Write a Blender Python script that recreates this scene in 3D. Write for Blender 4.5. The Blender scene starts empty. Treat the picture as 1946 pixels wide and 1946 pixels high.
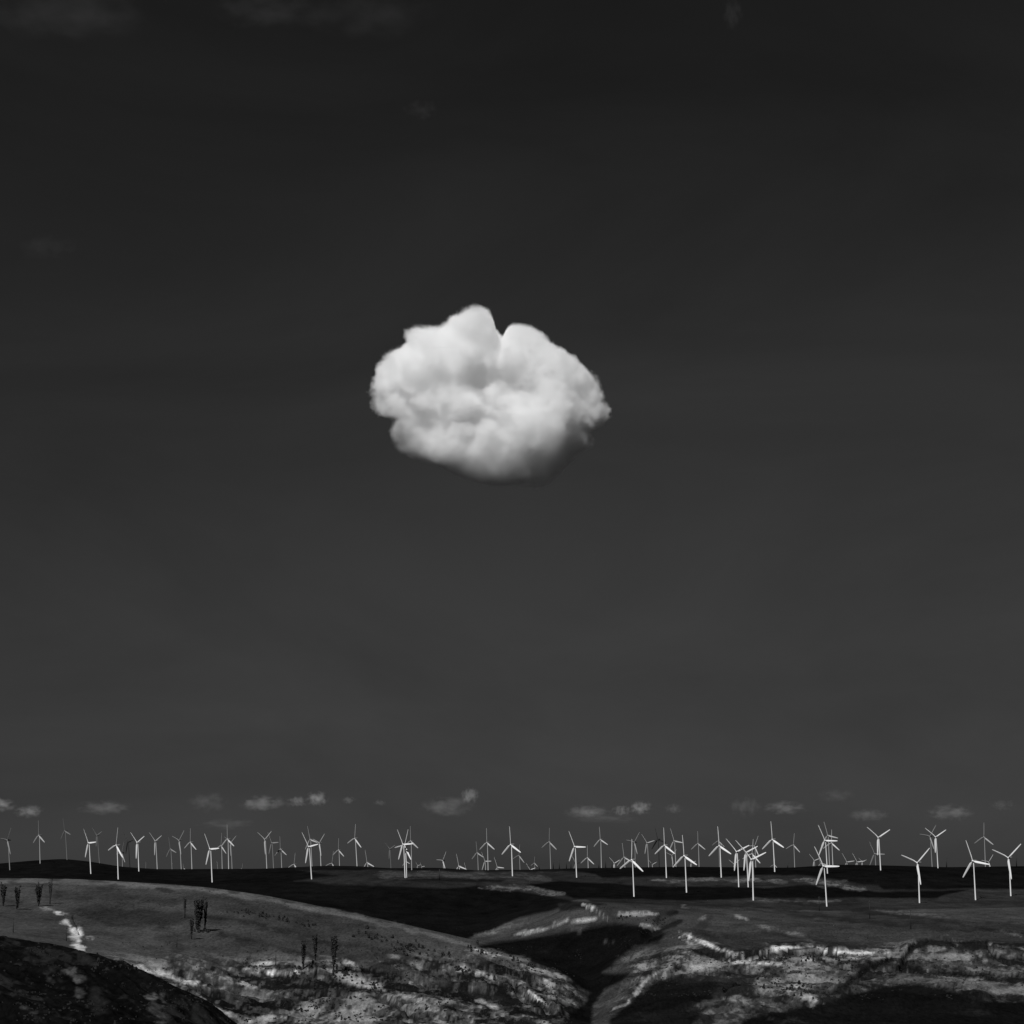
import bpy, bmesh, math, random
import numpy as np
from mathutils import Vector, Matrix, noise as mnoise

random.seed(7)
rng = np.random.default_rng(11)
scene = bpy.context.scene
COL = scene.collection

# ------------------------------------------------------------------ camera
W = 1946.0
FPX = 973.0 / math.tan(math.radians(12.5))       # focal length in photo pixels
HORIZON = 1640.0                                  # eye level row
PITCH = math.atan((HORIZON - 973.0) / FPX)
cam_data = bpy.data.cameras.new('camera')
cam = bpy.data.objects.new('camera', cam_data)
COL.objects.link(cam)
cam_data.sensor_width = 36
cam_data.sensor_fit = 'HORIZONTAL'
cam_data.angle = math.radians(25)
cam_data.clip_start = 1.0
cam_data.clip_end = 120000.0
cam.location = (0, 0, 0)
cam.rotation_euler = (math.radians(90) + PITCH, 0, 0)
scene.camera = cam

# ------------------------------------------------------------------ world and sun
SUN_AZ = 204.0       # degrees clockwise from +Y
SUN_EL = 46.0
world = bpy.data.worlds.new('World')
scene.world = world
world.use_nodes = True
wn, wl = world.node_tree.nodes, world.node_tree.links
wn.clear()
sky = wn.new('ShaderNodeTexSky')
sky.sky_type = 'NISHITA'
sky.sun_disc = False
sky.sun_elevation = math.radians(SUN_EL)
sky.sun_rotation = math.radians(SUN_AZ)
sky.air_density = 1.0
sky.dust_density = 0.6
sky.ozone_density = 2.0
sep = wn.new('ShaderNodeSeparateColor')           # black-and-white film behind a deep red filter
bg = wn.new('ShaderNodeBackground'); bg.inputs['Strength'].default_value = 0.1
wout = wn.new('ShaderNodeOutputWorld')
def wmath(op, a, b):
    x = wn.new('ShaderNodeMath'); x.operation = op
    for k, vv in enumerate((a, b)):
        if isinstance(vv, (int, float)): x.inputs[k].default_value = vv
        else: wl.new(vv, x.inputs[k])
    return x.outputs[0]
wl.new(sky.outputs[0], sep.inputs[0])
xr = wmath('MULTIPLY', sep.outputs[0], 0.024)
x2 = wmath('MULTIPLY', xr, xr)
resp = wmath('DIVIDE', x2, wmath('ADD', wmath('MULTIPLY', x2, 18.0), 0.088))     # contrasty film response
wtc = wn.new('ShaderNodeTexCoord'); wmp = wn.new('ShaderNodeMapping'); wmp.inputs['Scale'].default_value = (1, 1, 2.6)
wnz = wn.new('ShaderNodeTexNoise'); wnz.inputs['Scale'].default_value = 4.2; wnz.inputs['Detail'].default_value = 7; wnz.inputs['Roughness'].default_value = 0.55; wnz.inputs['Distortion'].default_value = .6
wl.new(wtc.outputs['Generated'], wmp.inputs['Vector']); wl.new(wmp.outputs[0], wnz.inputs['Vector'])
thin = wmath('ADD', wmath('MULTIPLY', wnz.outputs[0], 0.9), 0.55)      # thin uneven high haze
wl.new(wmath('MULTIPLY', wmath('MULTIPLY', resp, thin), 9.8), bg.inputs['Color']); wl.new(bg.outputs[0], wout.inputs['Surface'])

sd = bpy.data.lights.new('sun', 'SUN')
sd.energy = 4.3
sd.angle = math.radians(0.5)
sd.color = (1, 1, 1)
sun = bpy.data.objects.new('sun', sd)
COL.objects.link(sun)
az, el = math.radians(SUN_AZ), math.radians(SUN_EL)
SUNV = Vector((math.sin(az) * math.cos(el), math.cos(az) * math.cos(el), math.sin(el)))
sun.rotation_euler = SUNV.to_track_quat('Z', 'Y').to_euler()
sun.location = SUNV * 5000

scene.view_settings.view_transform = 'Standard'
scene.view_settings.look = 'None'
scene.view_settings.exposure = 0.0
scene.view_settings.gamma = 1.0
scene.cycles.use_denoising = True
scene.cycles.max_bounces = 36
scene.cycles.volume_bounces = 24
scene.cycles.diffuse_bounces = 3
scene.cycles.transparent_max_bounces = 24
scene.cycles.volume_max_steps = 256

# ------------------------------------------------------------------ helpers
SP, CP = math.sin(PITCH), math.cos(PITCH)

def slope_of(py):
    """z / Y of the ray through photo row py."""
    v = (973.0 - np.asarray(py, float)) / FPX
    return (SP + v * CP) / (CP - v * SP)

def tan_of(px, py):
    u = (np.asarray(px, float) - 973.0) / FPX
    v = (973.0 - np.asarray(py, float)) / FPX
    return u / (CP - v * SP)

def at(px, py, Y):
    return Vector((float(tan_of(px, py)) * Y, Y, float(slope_of(py)) * Y))

def tag(o, label=None, cat=None, group=None, kind=None):
    if label: o['label'] = label
    if cat: o['category'] = cat
    if group: o['group'] = group
    if kind: o['kind'] = kind
    return o

def link_mesh(name, verts, faces, mat, parent=None, smooth=True):
    me = bpy.data.meshes.new(name)
    me.from_pydata([tuple(v) for v in verts], [], [tuple(f) for f in faces])
    me.validate(); me.update()
    if smooth:
        me.polygons.foreach_set('use_smooth', [True] * len(me.polygons))
    me.materials.append(mat)
    o = bpy.data.objects.new(name, me)
    COL.objects.link(o)
    if parent is not None: o.parent = parent
    return o

def mat_new(name):
    m = bpy.data.materials.new(name); m.use_nodes = True
    m.node_tree.nodes.clear()
    return m, m.node_tree.nodes, m.node_tree.links

def matte(name, value, rough=0.6, scale=0.4, amount=0.25):
    m, n, l = mat_new(name)
    out = n.new('ShaderNodeOutputMaterial'); b = n.new('ShaderNodeBsdfPrincipled')
    b.inputs['Roughness'].default_value = rough
    tc = n.new('ShaderNodeTexCoord'); nz = n.new('ShaderNodeTexNoise')
    nz.inputs['Scale'].default_value = scale; nz.inputs['Detail'].default_value = 4
    mr = n.new('ShaderNodeMapRange')
    mr.inputs['To Min'].default_value = value * (1 - amount); mr.inputs['To Max'].default_value = value * (1 + amount)
    l.new(tc.outputs['Object'], nz.inputs['Vector']); l.new(nz.outputs[0], mr.inputs['Value'])
    l.new(mr.outputs[0], b.inputs['Base Color']); l.new(b.outputs[0], out.inputs['Surface'])
    return m

def _hash(ix, iy, seed):
    h = (ix.astype(np.int64) * 374761393 + iy.astype(np.int64) * 668265263 + seed * 1442695041) & 0xFFFFFFFF
    h = ((h ^ (h >> 13)) * 1274126177) & 0xFFFFFFFF
    return ((h ^ (h >> 16)) & 0xFFFF) / 65535.0

def vnoise(x, y, seed=0):
    ix, iy = np.floor(x), np.floor(y)
    fx, fy = x - ix, y - iy
    fx = fx * fx * fx * (fx * (fx * 6 - 15) + 10); fy = fy * fy * fy * (fy * (fy * 6 - 15) + 10)
    a = _hash(ix, iy, seed); b = _hash(ix + 1, iy, seed); c = _hash(ix, iy + 1, seed); d = _hash(ix + 1, iy + 1, seed)
    return (a * (1 - fx) + b * fx) * (1 - fy) + (c * (1 - fx) + d * fx) * fy

def fbm(x, y, oct=5, seed=0, ridged=False):
    s = 0; amp = 0.5; tot = 0
    for k in range(oct):
        n = vnoise(x * 2 ** k + 17.3 * k, y * 2 ** k - 9.1 * k, seed + k)
        if ridged: n = 1 - np.abs(2 * n - 1)
        s = s + n * amp; tot += amp; amp *= 0.5
    return s / tot

# ------------------------------------------------------------------ terrain
# Hill profiles, near to far. Each knot: depth Y (m) along x, and the row it is seen at; x in photo columns.
def curve(pts):
    xs = np.array([p[0] for p in pts], float); ys = np.array([p[1] for p in pts], float)
    return xs, ys

PROFILE = [
 (curve([(0, 20)]),   'z', curve([(0, -7)])),
 (curve([(0, 300)]),  'z', curve([(0, -60)])),
 (curve([(0, 800)]),  'p', curve([(-600, 1650), (0, 1772), (75, 1787), (150, 1803), (240, 1831), (330, 1868), (400, 1905), (450, 1950), (520, 2020), (700, 2080), (2500, 2080)])),
 (curve([(0, 1100)]), 'p', curve([(-600, 1760), (0, 1860), (300, 1930), (450, 1985), (800, 2020), (2500, 2020)])),
 (curve([(0, 1500)]), 'p', curve([(-600, 1760), (0, 1815), (200, 1850), (400, 1925), (500, 1950), (1100, 1958), (1300, 1938), (1600, 1936), (1946, 1922), (2500, 1900)])),
 (curve([(0, 2000)]), 'p', curve([(-600, 1735), (0, 1758), (300, 1798), (500, 1832), (700, 1856), (900, 1880), (1060, 1897), (1115, 1927), (1180, 1902), (1300, 1876), (1500, 1852), (1650, 1862), (1800, 1850), (1946, 1844), (2500, 1830)])),
 (curve([(0, 2800), (600, 2700), (1000, 2400), (1110, 2300), (1300, 2500), (1946, 2600)]), 'p',
    curve([(-600, 1700), (-200, 1676), (0, 1668), (150, 1671), (300, 1679), (400, 1687), (500, 1701), (600, 1721), (700, 1742), (800, 1765), (900, 1788), (1000, 1820), (1060, 1843), (1100, 1864), (1122, 1888), (1150, 1864), (1200, 1828), (1300, 1802), (1400, 1797), (1600, 1797), (1750, 1790), (1946, 1788), (2500, 1780)])),
 (curve([(0, 3150)]), 'p', curve([(-600, 1715), (0, 1692), (400, 1714), (600, 1750), (800, 1797), (900, 1817), (1000, 1836), (1060, 1846), (1110, 1850), (1200, 1798), (1300, 1768), (1500, 1768), (1946, 1764), (2500, 1760)])),
 (curve([(0, 3800)]), 'p', curve([(-600, 1700), (0, 1686), (400, 1704), (600, 1734), (800, 1775), (900, 1780), (960, 1768), (1030, 1748), (1090, 1722), (1150, 1722), (1300, 1736), (1600, 1741), (1946, 1735), (2500, 1730)])),
 (curve([(0, 4600)]), 'p', curve([(-600, 1695), (0, 1681), (225, 1690), (400, 1700), (600, 1712), (800, 1728), (900, 1738), (970, 1728), (1050, 1712), (1100, 1707), (1204, 1713), (1304, 1709), (1430, 1710), (1567, 1721), (1745, 1716), (1850, 1713), (1946, 1709), (2500, 1705)])),
 (curve([(0, 5300)]), 'p', curve([(-600, 1680), (0, 1668), (225, 1674), (403, 1682), (592, 1679), (770, 1672), (974, 1680), (1095, 1684), (1204, 1694), (1304, 1688), (1404, 1684), (1567, 1672), (1745, 1676), (1850, 1680), (1946, 1680), (2500, 1680)])),
 (curve([(0, 5900)]), 'p', curve([(-600, 1665), (0, 1657), (172, 1662), (403, 1669), (592, 1666), (770, 1660), (974, 1664), (1095, 1669), (1266, 1661), (1370, 1664), (1470, 1657), (1570, 1652), (1670, 1650), (1782, 1651), (1946, 1653), (2500, 1655)])),
 (curve([(0, 6700)]), 'p', curve([(-600, 1655), (-100, 1646), (0, 1641), (60, 1635.5), (120, 1632), (170, 1637), (230, 1647), (300, 1652), (500, 1651), (560, 1648), (620, 1645), (680, 1646), (740, 1650), (830, 1649), (900, 1654), (1000, 1653), (1100, 1650), (1300, 1647), (1400, 1648), (1500, 1649), (1560, 1645), (1600, 1643), (1700, 1645), (1800, 1648), (1946, 1646), (2500, 1646)])),
 (curve([(0, 9000)]), 'p', curve([(0, 1656)])),
 (curve([(0, 70000)]), 'z', curve([(0, -450)])),
]

px_cols = np.concatenate([np.linspace(-1500, -110, 70)[:-1], np.arange(-110, 2057, 1.35), np.linspace(2057, 3450, 70)[1:]])
tanA = tan_of(px_cols, 1780)
NC = len(tanA)
r_near = np.concatenate([[-400, -150, -40], np.linspace(5, 480, 36)])
q = np.linspace(FPX * 85 / 490, FPX * 85 / 4500, 720)
r_mid = np.concatenate([FPX * 85 / q, np.linspace(4512, 6720, 190)])
r_far = np.concatenate([np.linspace(6760, 9000, 24), np.geomspace(9200, 70000, 30)])
Yr = np.concatenate([r_near, r_mid, r_far])
NR = len(Yr)

def smooth_interp(px, c):
    xs, ys = c
    if len(xs) == 1: return np.full_like(px, ys[0])
    offs = np.linspace(-26, 26, 9); w = np.exp(-(offs / 15) ** 2)
    return sum(np.interp(px + o, xs, ys) * wi for o, wi in zip(offs, w)) / w.sum()

KY, KZ = [], []
for cy, mode, cv in PROFILE:
    yk = smooth_interp(px_cols, cy)
    if mode == 'z':
        zk = smooth_interp(px_cols, cv)
    else:
        pr = smooth_interp(px_cols, cv)
        # column the knot is really seen at
        v = (973.0 - pr) / FPX
        pxk = 973 + FPX * tanA * (CP - v * SP)
        pr = smooth_interp(pxk, cv)
        zk = slope_of(pr) * yk
    KY.append(yk); KZ.append(zk)
KY = np.array(KY); KZ = np.array(KZ)

def pchip(xk, yk, x):
    h = np.diff(xk); d = np.diff(yk) / h
    m = np.zeros_like(yk)
    w1 = 2 * h[1:] + h[:-1]; w2 = h[1:] + 2 * h[:-1]
    ok = (d[1:] * d[:-1]) > 0
    with np.errstate(divide='ignore', invalid='ignore'):
        mm = (w1 + w2) / (w1 / d[:-1] + w2 / d[1:])
    m[1:-1] = np.where(ok, mm, 0); m[0] = d[0]; m[-1] = d[-1]
    i = np.clip(np.searchsorted(xk, x) - 1, 0, len(xk) - 2)
    t = np.clip((x - xk[i]) / h[i], 0, 1)
    h00 = 2 * t ** 3 - 3 * t ** 2 + 1; h10 = t ** 3 - 2 * t ** 2 + t; h01 = -2 * t ** 3 + 3 * t ** 2; h11 = t ** 3 - t ** 2
    return h00 * yk[i] + h10 * h[i] * m[i] + h01 * yk[i + 1] + h11 * h[i] * m[i + 1]

Z = np.zeros((NR, NC))
for j in range(NC):
    Z[:, j] = pchip(KY[:, j], KZ[:, j], Yr)
Z[Yr < 20, :] = np.array([-2.0 if y < 0 else -2.0 - y * 0.25 for y in Yr[Yr < 20]])[:, None]
YY = np.repeat(Yr[:, None], NC, 1)
XX = YY * tanA[None, :]
XX[Yr <= 5, :] = np.linspace(-400, 400, NC)[None, :]      # the hilltop the camera stands on
def smoothstep(a, b, x):
    t = np.clip((x - a) / (b - a), 0, 1); return t * t * (3 - 2 * t)

safeY = np.maximum(YY, 5)
def project(X, Y, Zv):
    w = Y * CP + Zv * SP
    return 973 + FPX * X / w, 973 - FPX * (-Y * SP + Zv * CP) / w
PX, PY = project(XX, safeY, Z)

# roughness of the ground: smooth grass on the upper slopes, broken rock and gullies lower down
lowB = smoothstep(1800, 1850, PY) * smoothstep(1150, 1080, PX) * smoothstep(1300, 1500, YY) * smoothstep(2600, 2300, YY)
rightR = smoothstep(1130, 1230, PX) * smoothstep(1300, 1600, YY) * smoothstep(3700, 2900, YY)
faceA = smoothstep(500, 620, YY) * smoothstep(900, 800, YY)
mid = smoothstep(3000, 4000, YY) * smoothstep(6400, 5600, YY)
crest_keep = 1 - 0.75 * np.exp(-((YY - KY[6][None, :]) / 160) ** 2)
wx = 30 * (fbm(XX / 160, YY / 160, 3, 5) - .5); wy = 30 * (fbm(XX / 160, YY / 160, 3, 9) - .5)
big = fbm((XX + wx) / 260 + 3, (YY + wy) / 420, 5, 21, True) - 0.62
gul = fbm((XX + YY * .35 + wx) / 75, (YY - XX * .2 + wy) / 150, 5, 33, True) - 0.62
fine = fbm(XX / 14, YY / 22, 5, 41) - 0.5
gul2 = fbm((XX + YY * .5 + wx) / 22, (YY - XX * .3 + wy) / 52, 5, 37, True) - 0.62
Z = Z - 2.6 * faceA + crest_keep * (big * (3 * smoothstep(1300, 1900, YY) * smoothstep(6600, 5900, YY) + 9 * rightR + 5 * mid)
     + gul * (1.4 * smoothstep(1300, 1700, YY) * smoothstep(4500, 3500, YY) + 15 * lowB + 13 * rightR + 5 * faceA)
     + gul2 * (5 * lowB + 4.5 * rightR + 3.5 * faceA)
     + fine * (0.35 * smoothstep(400, 600, YY) * smoothstep(6600, 5900, YY) + 1.6 * lowB + 1.4 * rightR + 3.0 * faceA))

# a few gullies and cut banks that can be told apart
def seg_dist(pts, PXa, PYa, ky=1.0):
    d = np.full(PXa.shape, 1e9)
    for (x0, y0), (x1, y1) in zip(pts[:-1], pts[1:]):
        dx, dy = x1 - x0, (y1 - y0) * ky
        L = dx * dx + dy * dy + 1e-9
        t = np.clip(((PXa - x0) * dx + (PYa - y0) * ky * dy) / L, 0, 1)
        d = np.minimum(d, np.hypot(PXa - x0 - t * dx, (PYa - y0) * ky - t * dy))
    return d

def stroke_mask(pts, width, soft=0.6, rough=1.0, seed=0, ymin=0, ymax=99999, brk=0.0, taper=0.0):
    xs = [p[0] for p in pts]; ys = [p[1] for p in pts]; m = width * 3 + 12
    rows = np.where((PY.min(1) < max(ys) + m) & (PY.max(1) > min(ys) - m))[0]
    out = np.zeros(PX.shape, np.float32)
    if not len(rows): return out
    c = np.where((px_cols > min(xs) - m - 15) & (px_cols < max(xs) + m + 15))[0]
    r0, r1, c0, c1 = rows[0], rows[-1] + 1, c[0], c[-1] + 1
    a, b = PX[r0:r1, c0:c1], PY[r0:r1, c0:c1]
    wob = (fbm(a / 26 + seed, b / 8, 5, 50 + seed) - .5) * 2 * rough * (width * 1.5 + 2.5)
    d = seg_dist(pts, a + 9 * (fbm(b / 9, a / 30, 3, seed) - .5), b + 5 * rough * (fbm(a / 40, b / 30 + seed, 3, seed + 2) - .5), 1.5) + wob
    mk = 1 - smoothstep(width * (1 - soft), width * (1 + soft), d)
    if taper > 0:
        L = sum(math.hypot(x1 - x0, y1 - y0) for (x0, y0), (x1, y1) in zip(pts[:-1], pts[1:]))
        T_ = min(34.0, L * .33) * taper
        e = np.minimum(np.hypot(a - pts[0][0], b - pts[0][1]), np.hypot(a - pts[-1][0], b - pts[-1][1]))
        hw = np.clip(e / T_, 0.0, 1.0) ** .7
        mk = 1 - smoothstep(width * hw * (1 - soft), width * hw * (1 + soft) + .01, d + .6 * width * (1 - hw))
        mk = mk * (.4 + .6 * hw)
    if brk > 0:
        xx, yv = XX[r0:r1, c0:c1], YY[r0:r1, c0:c1]
        g = fbm(xx / 28 + seed * 3.1, yv / 110, 5, 90 + seed) * .5 + fbm(xx / 4.5, yv / 20, 4, 95) * .5
        mk = mk * (1 - brk + brk * smoothstep(.43, .55, g))
    yy = YY[r0:r1, c0:c1]
    mk = mk * ((yy > ymin) & (yy < ymax))
    out[r0:r1, c0:c1] = mk
    return out

VIS_NEAR, VIS_FAR = 1450, 4300
cuts = [
 ([(1592, 1884), (1615, 1866), (1650, 1842), (1690, 1822)], 6, 6.0),
 ([(1716, 1846), (1719, 1820), (1740, 1796), (1790, 1786), (1830, 1800)], 4, 5.0),
 ([(1700, 1843), (1800, 1850), (1946, 1862)], 4, 5.0),
 ([(1320, 1809), (1365, 1818), (1430, 1821), (1500, 1812), (1560, 1815), (1600, 1822)], 4, 6.0),
 ([(1340, 1846), (1400, 1852), (1425, 1860), (1380, 1890)], 3, 4.0),
 ([(1880, 1790), (1885, 1815), (1946, 1832)], 3.5, 4.0),
 ([(600, 1879), (680, 1886), (735, 1904), (790, 1938)], 5, 4.5),
 ([(850, 1884), (925, 1888), (968, 1912)], 7, 5.0),
 ([(975, 1878), (1015, 1905), (1062, 1934)], 5, 5.0),
 ([(141, 1742), (150, 1760), (154, 1774)], 3, 3.0),
 ([(1270, 1735), (1240, 1770), (1190, 1815), (1150, 1860)], 9, 7.0),
 ([(1275, 1781), (1310, 1779), (1350, 1797), (1392, 1811), (1432, 1812), (1475, 1803), (1545, 1799), (1600, 1809)], 7, -7.0),
 ([(1150, 1930), (1192, 1907), (1224, 1870), (1250, 1850), (1300, 1834)], 8, -8.0),
 ([(1595, 1895), (1640, 1878), (1700, 1866), (1760, 1866), (1820, 1880), (1870, 1898)], 10, -6.0),
 ([(1725, 1800), (1760, 1786), (1830, 1792), (1870, 1800)], 8, -6.0),
 ([(1085, 1722), (1110, 1718), (1135, 1729), (1158, 1747)], 6, -9.0),
 ([(600, 1842), (680, 1862), (760, 1892), (850, 1932)], 10, -5.0),
 ([(870, 1808), (940, 1850), (1000, 1880), (1062, 1925)], 7, -4.0),
 ([(700, 1850), (800, 1868), (870, 1880)], 8, 4.0),
]
for k, (pts, w, dep) in enumerate(cuts):
    if dep > 0: Z -= dep * stroke_mask(pts, w, 0.8, 0.5, k, VIS_NEAR, VIS_FAR)
    else: Z -= .6 * dep * stroke_mask(pts, w * 1.4, 1.0, 0.06, k, VIS_NEAR, VIS_FAR)

PX, PY = project(XX, safeY, Z)

# what grows on the ground: dry grass, pale bare soil, dark brush (reflectance of each), plus painted shade and sunlit strips
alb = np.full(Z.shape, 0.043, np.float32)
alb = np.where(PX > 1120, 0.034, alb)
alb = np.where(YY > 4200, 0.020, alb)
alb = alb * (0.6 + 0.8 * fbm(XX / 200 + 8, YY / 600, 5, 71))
stre = fbm((XX + wx) / 150, (YY + XX * .3) / 900, 5, 74)
alb = alb * (1 + .8 * (stre - .5) * smoothstep(1300, 1500, YY))
patch = fbm(XX / 45 + wx / 20, YY / 120, 5, 77)
patch2 = fbm(XX / 9 + wx / 9, YY / 36, 5, 79)
patch3 = fbm(XX / 3.2, YY / 14, 4, 80)
pm = patch * .42 + patch2 * .33 + patch3 * .25
rightP = smoothstep(1130, 1230, PX) * smoothstep(1300, 1600, YY) * smoothstep(2700, 2350, YY)
alb = alb * (1 + (lowB + rightP * .85) * (2.6 * smoothstep(.525, .60, pm) + 1.5 * smoothstep(.59, .66, pm) - .82 * smoothstep(.485, .44, pm)))
# the nearest slope: dark rock, its cloud shade put into the colour, with pale scree
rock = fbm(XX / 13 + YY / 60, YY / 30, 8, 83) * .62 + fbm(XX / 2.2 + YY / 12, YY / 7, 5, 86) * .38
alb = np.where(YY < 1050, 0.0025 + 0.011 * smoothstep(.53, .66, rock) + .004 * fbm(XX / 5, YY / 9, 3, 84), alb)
def point_in_poly(px, py, poly):
    c = np.zeros(px.shape, bool); k = len(poly)
    for i in range(k):
        x0, y0 = poly[i]; x1, y1 = poly[(i + 1) % k]
        if y0 == y1: continue
        cond = ((y0 > py) != (y1 > py)) & (px < (x1 - x0) * (py - y0) / (y1 - y0) + x0)
        c ^= cond
    return c
# dark green cropped land and brush, with gorge and lower-right shade painted in: outlines as seen, kept to a range of depths
BRUSH_AND_SHADE = [
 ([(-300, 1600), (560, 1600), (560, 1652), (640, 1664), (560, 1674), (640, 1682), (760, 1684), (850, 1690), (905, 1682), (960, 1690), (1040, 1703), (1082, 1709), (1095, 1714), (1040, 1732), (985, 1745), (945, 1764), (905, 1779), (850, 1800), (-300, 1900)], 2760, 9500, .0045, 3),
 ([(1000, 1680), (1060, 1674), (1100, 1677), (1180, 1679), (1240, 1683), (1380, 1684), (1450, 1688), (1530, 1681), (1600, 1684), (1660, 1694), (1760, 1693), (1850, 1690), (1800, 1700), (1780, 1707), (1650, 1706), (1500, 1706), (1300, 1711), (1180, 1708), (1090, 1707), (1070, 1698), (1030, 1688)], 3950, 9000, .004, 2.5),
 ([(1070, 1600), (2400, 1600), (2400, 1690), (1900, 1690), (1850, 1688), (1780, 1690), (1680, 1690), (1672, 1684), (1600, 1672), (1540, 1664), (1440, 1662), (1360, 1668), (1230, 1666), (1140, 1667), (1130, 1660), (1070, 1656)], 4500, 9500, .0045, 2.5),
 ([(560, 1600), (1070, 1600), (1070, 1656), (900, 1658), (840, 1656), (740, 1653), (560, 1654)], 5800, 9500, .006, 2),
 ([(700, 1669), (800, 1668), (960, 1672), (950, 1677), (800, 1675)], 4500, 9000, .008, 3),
 ([(890, 1798), (950, 1790), (1010, 1782), (1060, 1774), (1120, 1762), (1170, 1754), (1230, 1761), (1266, 1772), (1250, 1792), (1205, 1800), (1165, 1832), (1145, 1848), (1195, 1850), (1185, 1862), (1150, 1880), (1130, 1910), (1122, 1960), (1060, 1960), (1085, 1925), (1115, 1905), (1118, 1888), (1060, 1848), (1000, 1825)], 1450, 4300, .0045, 5),  # gorge: its shade painted as dark ground
 ([(1165, 1932), (1215, 1890), (1250, 1862), (1290, 1858), (1330, 1864), (1430, 1862), (1400, 1885), (1366, 1902), (1340, 1920), (1300, 1960), (1150, 1960)], 1350, 3000, .006, 5),  # shaded slope right of the gorge, darkness put into its colour
 ([(1330, 1970), (1400, 1950), (1440, 1928), (1500, 1920), (1560, 1906), (1620, 1888), (1690, 1872), (1750, 1870), (1800, 1880), (1850, 1902), (1900, 1904), (2000, 1898), (2500, 1896), (2500, 2100), (1330, 2100)], 1150, 3000, .0045, 4),  # lower right: cloud shade painted into the ground colour
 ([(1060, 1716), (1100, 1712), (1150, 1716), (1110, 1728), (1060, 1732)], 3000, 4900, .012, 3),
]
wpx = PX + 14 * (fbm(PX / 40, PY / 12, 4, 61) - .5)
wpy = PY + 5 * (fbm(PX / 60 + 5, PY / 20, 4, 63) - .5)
for fp, y0, y1, val, soft in BRUSH_AND_SHADE:
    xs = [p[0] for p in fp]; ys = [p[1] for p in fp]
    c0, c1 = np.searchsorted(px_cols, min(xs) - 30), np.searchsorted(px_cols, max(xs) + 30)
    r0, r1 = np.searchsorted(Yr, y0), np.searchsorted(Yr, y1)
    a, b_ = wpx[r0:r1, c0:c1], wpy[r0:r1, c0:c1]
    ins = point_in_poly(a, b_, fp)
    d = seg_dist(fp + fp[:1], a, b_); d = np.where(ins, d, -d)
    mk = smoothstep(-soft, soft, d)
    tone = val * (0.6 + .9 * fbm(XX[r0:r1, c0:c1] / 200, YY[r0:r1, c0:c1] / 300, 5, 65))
    alb[r0:r1, c0:c1] = alb[r0:r1, c0:c1] * (1 - mk) + tone * mk
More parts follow.
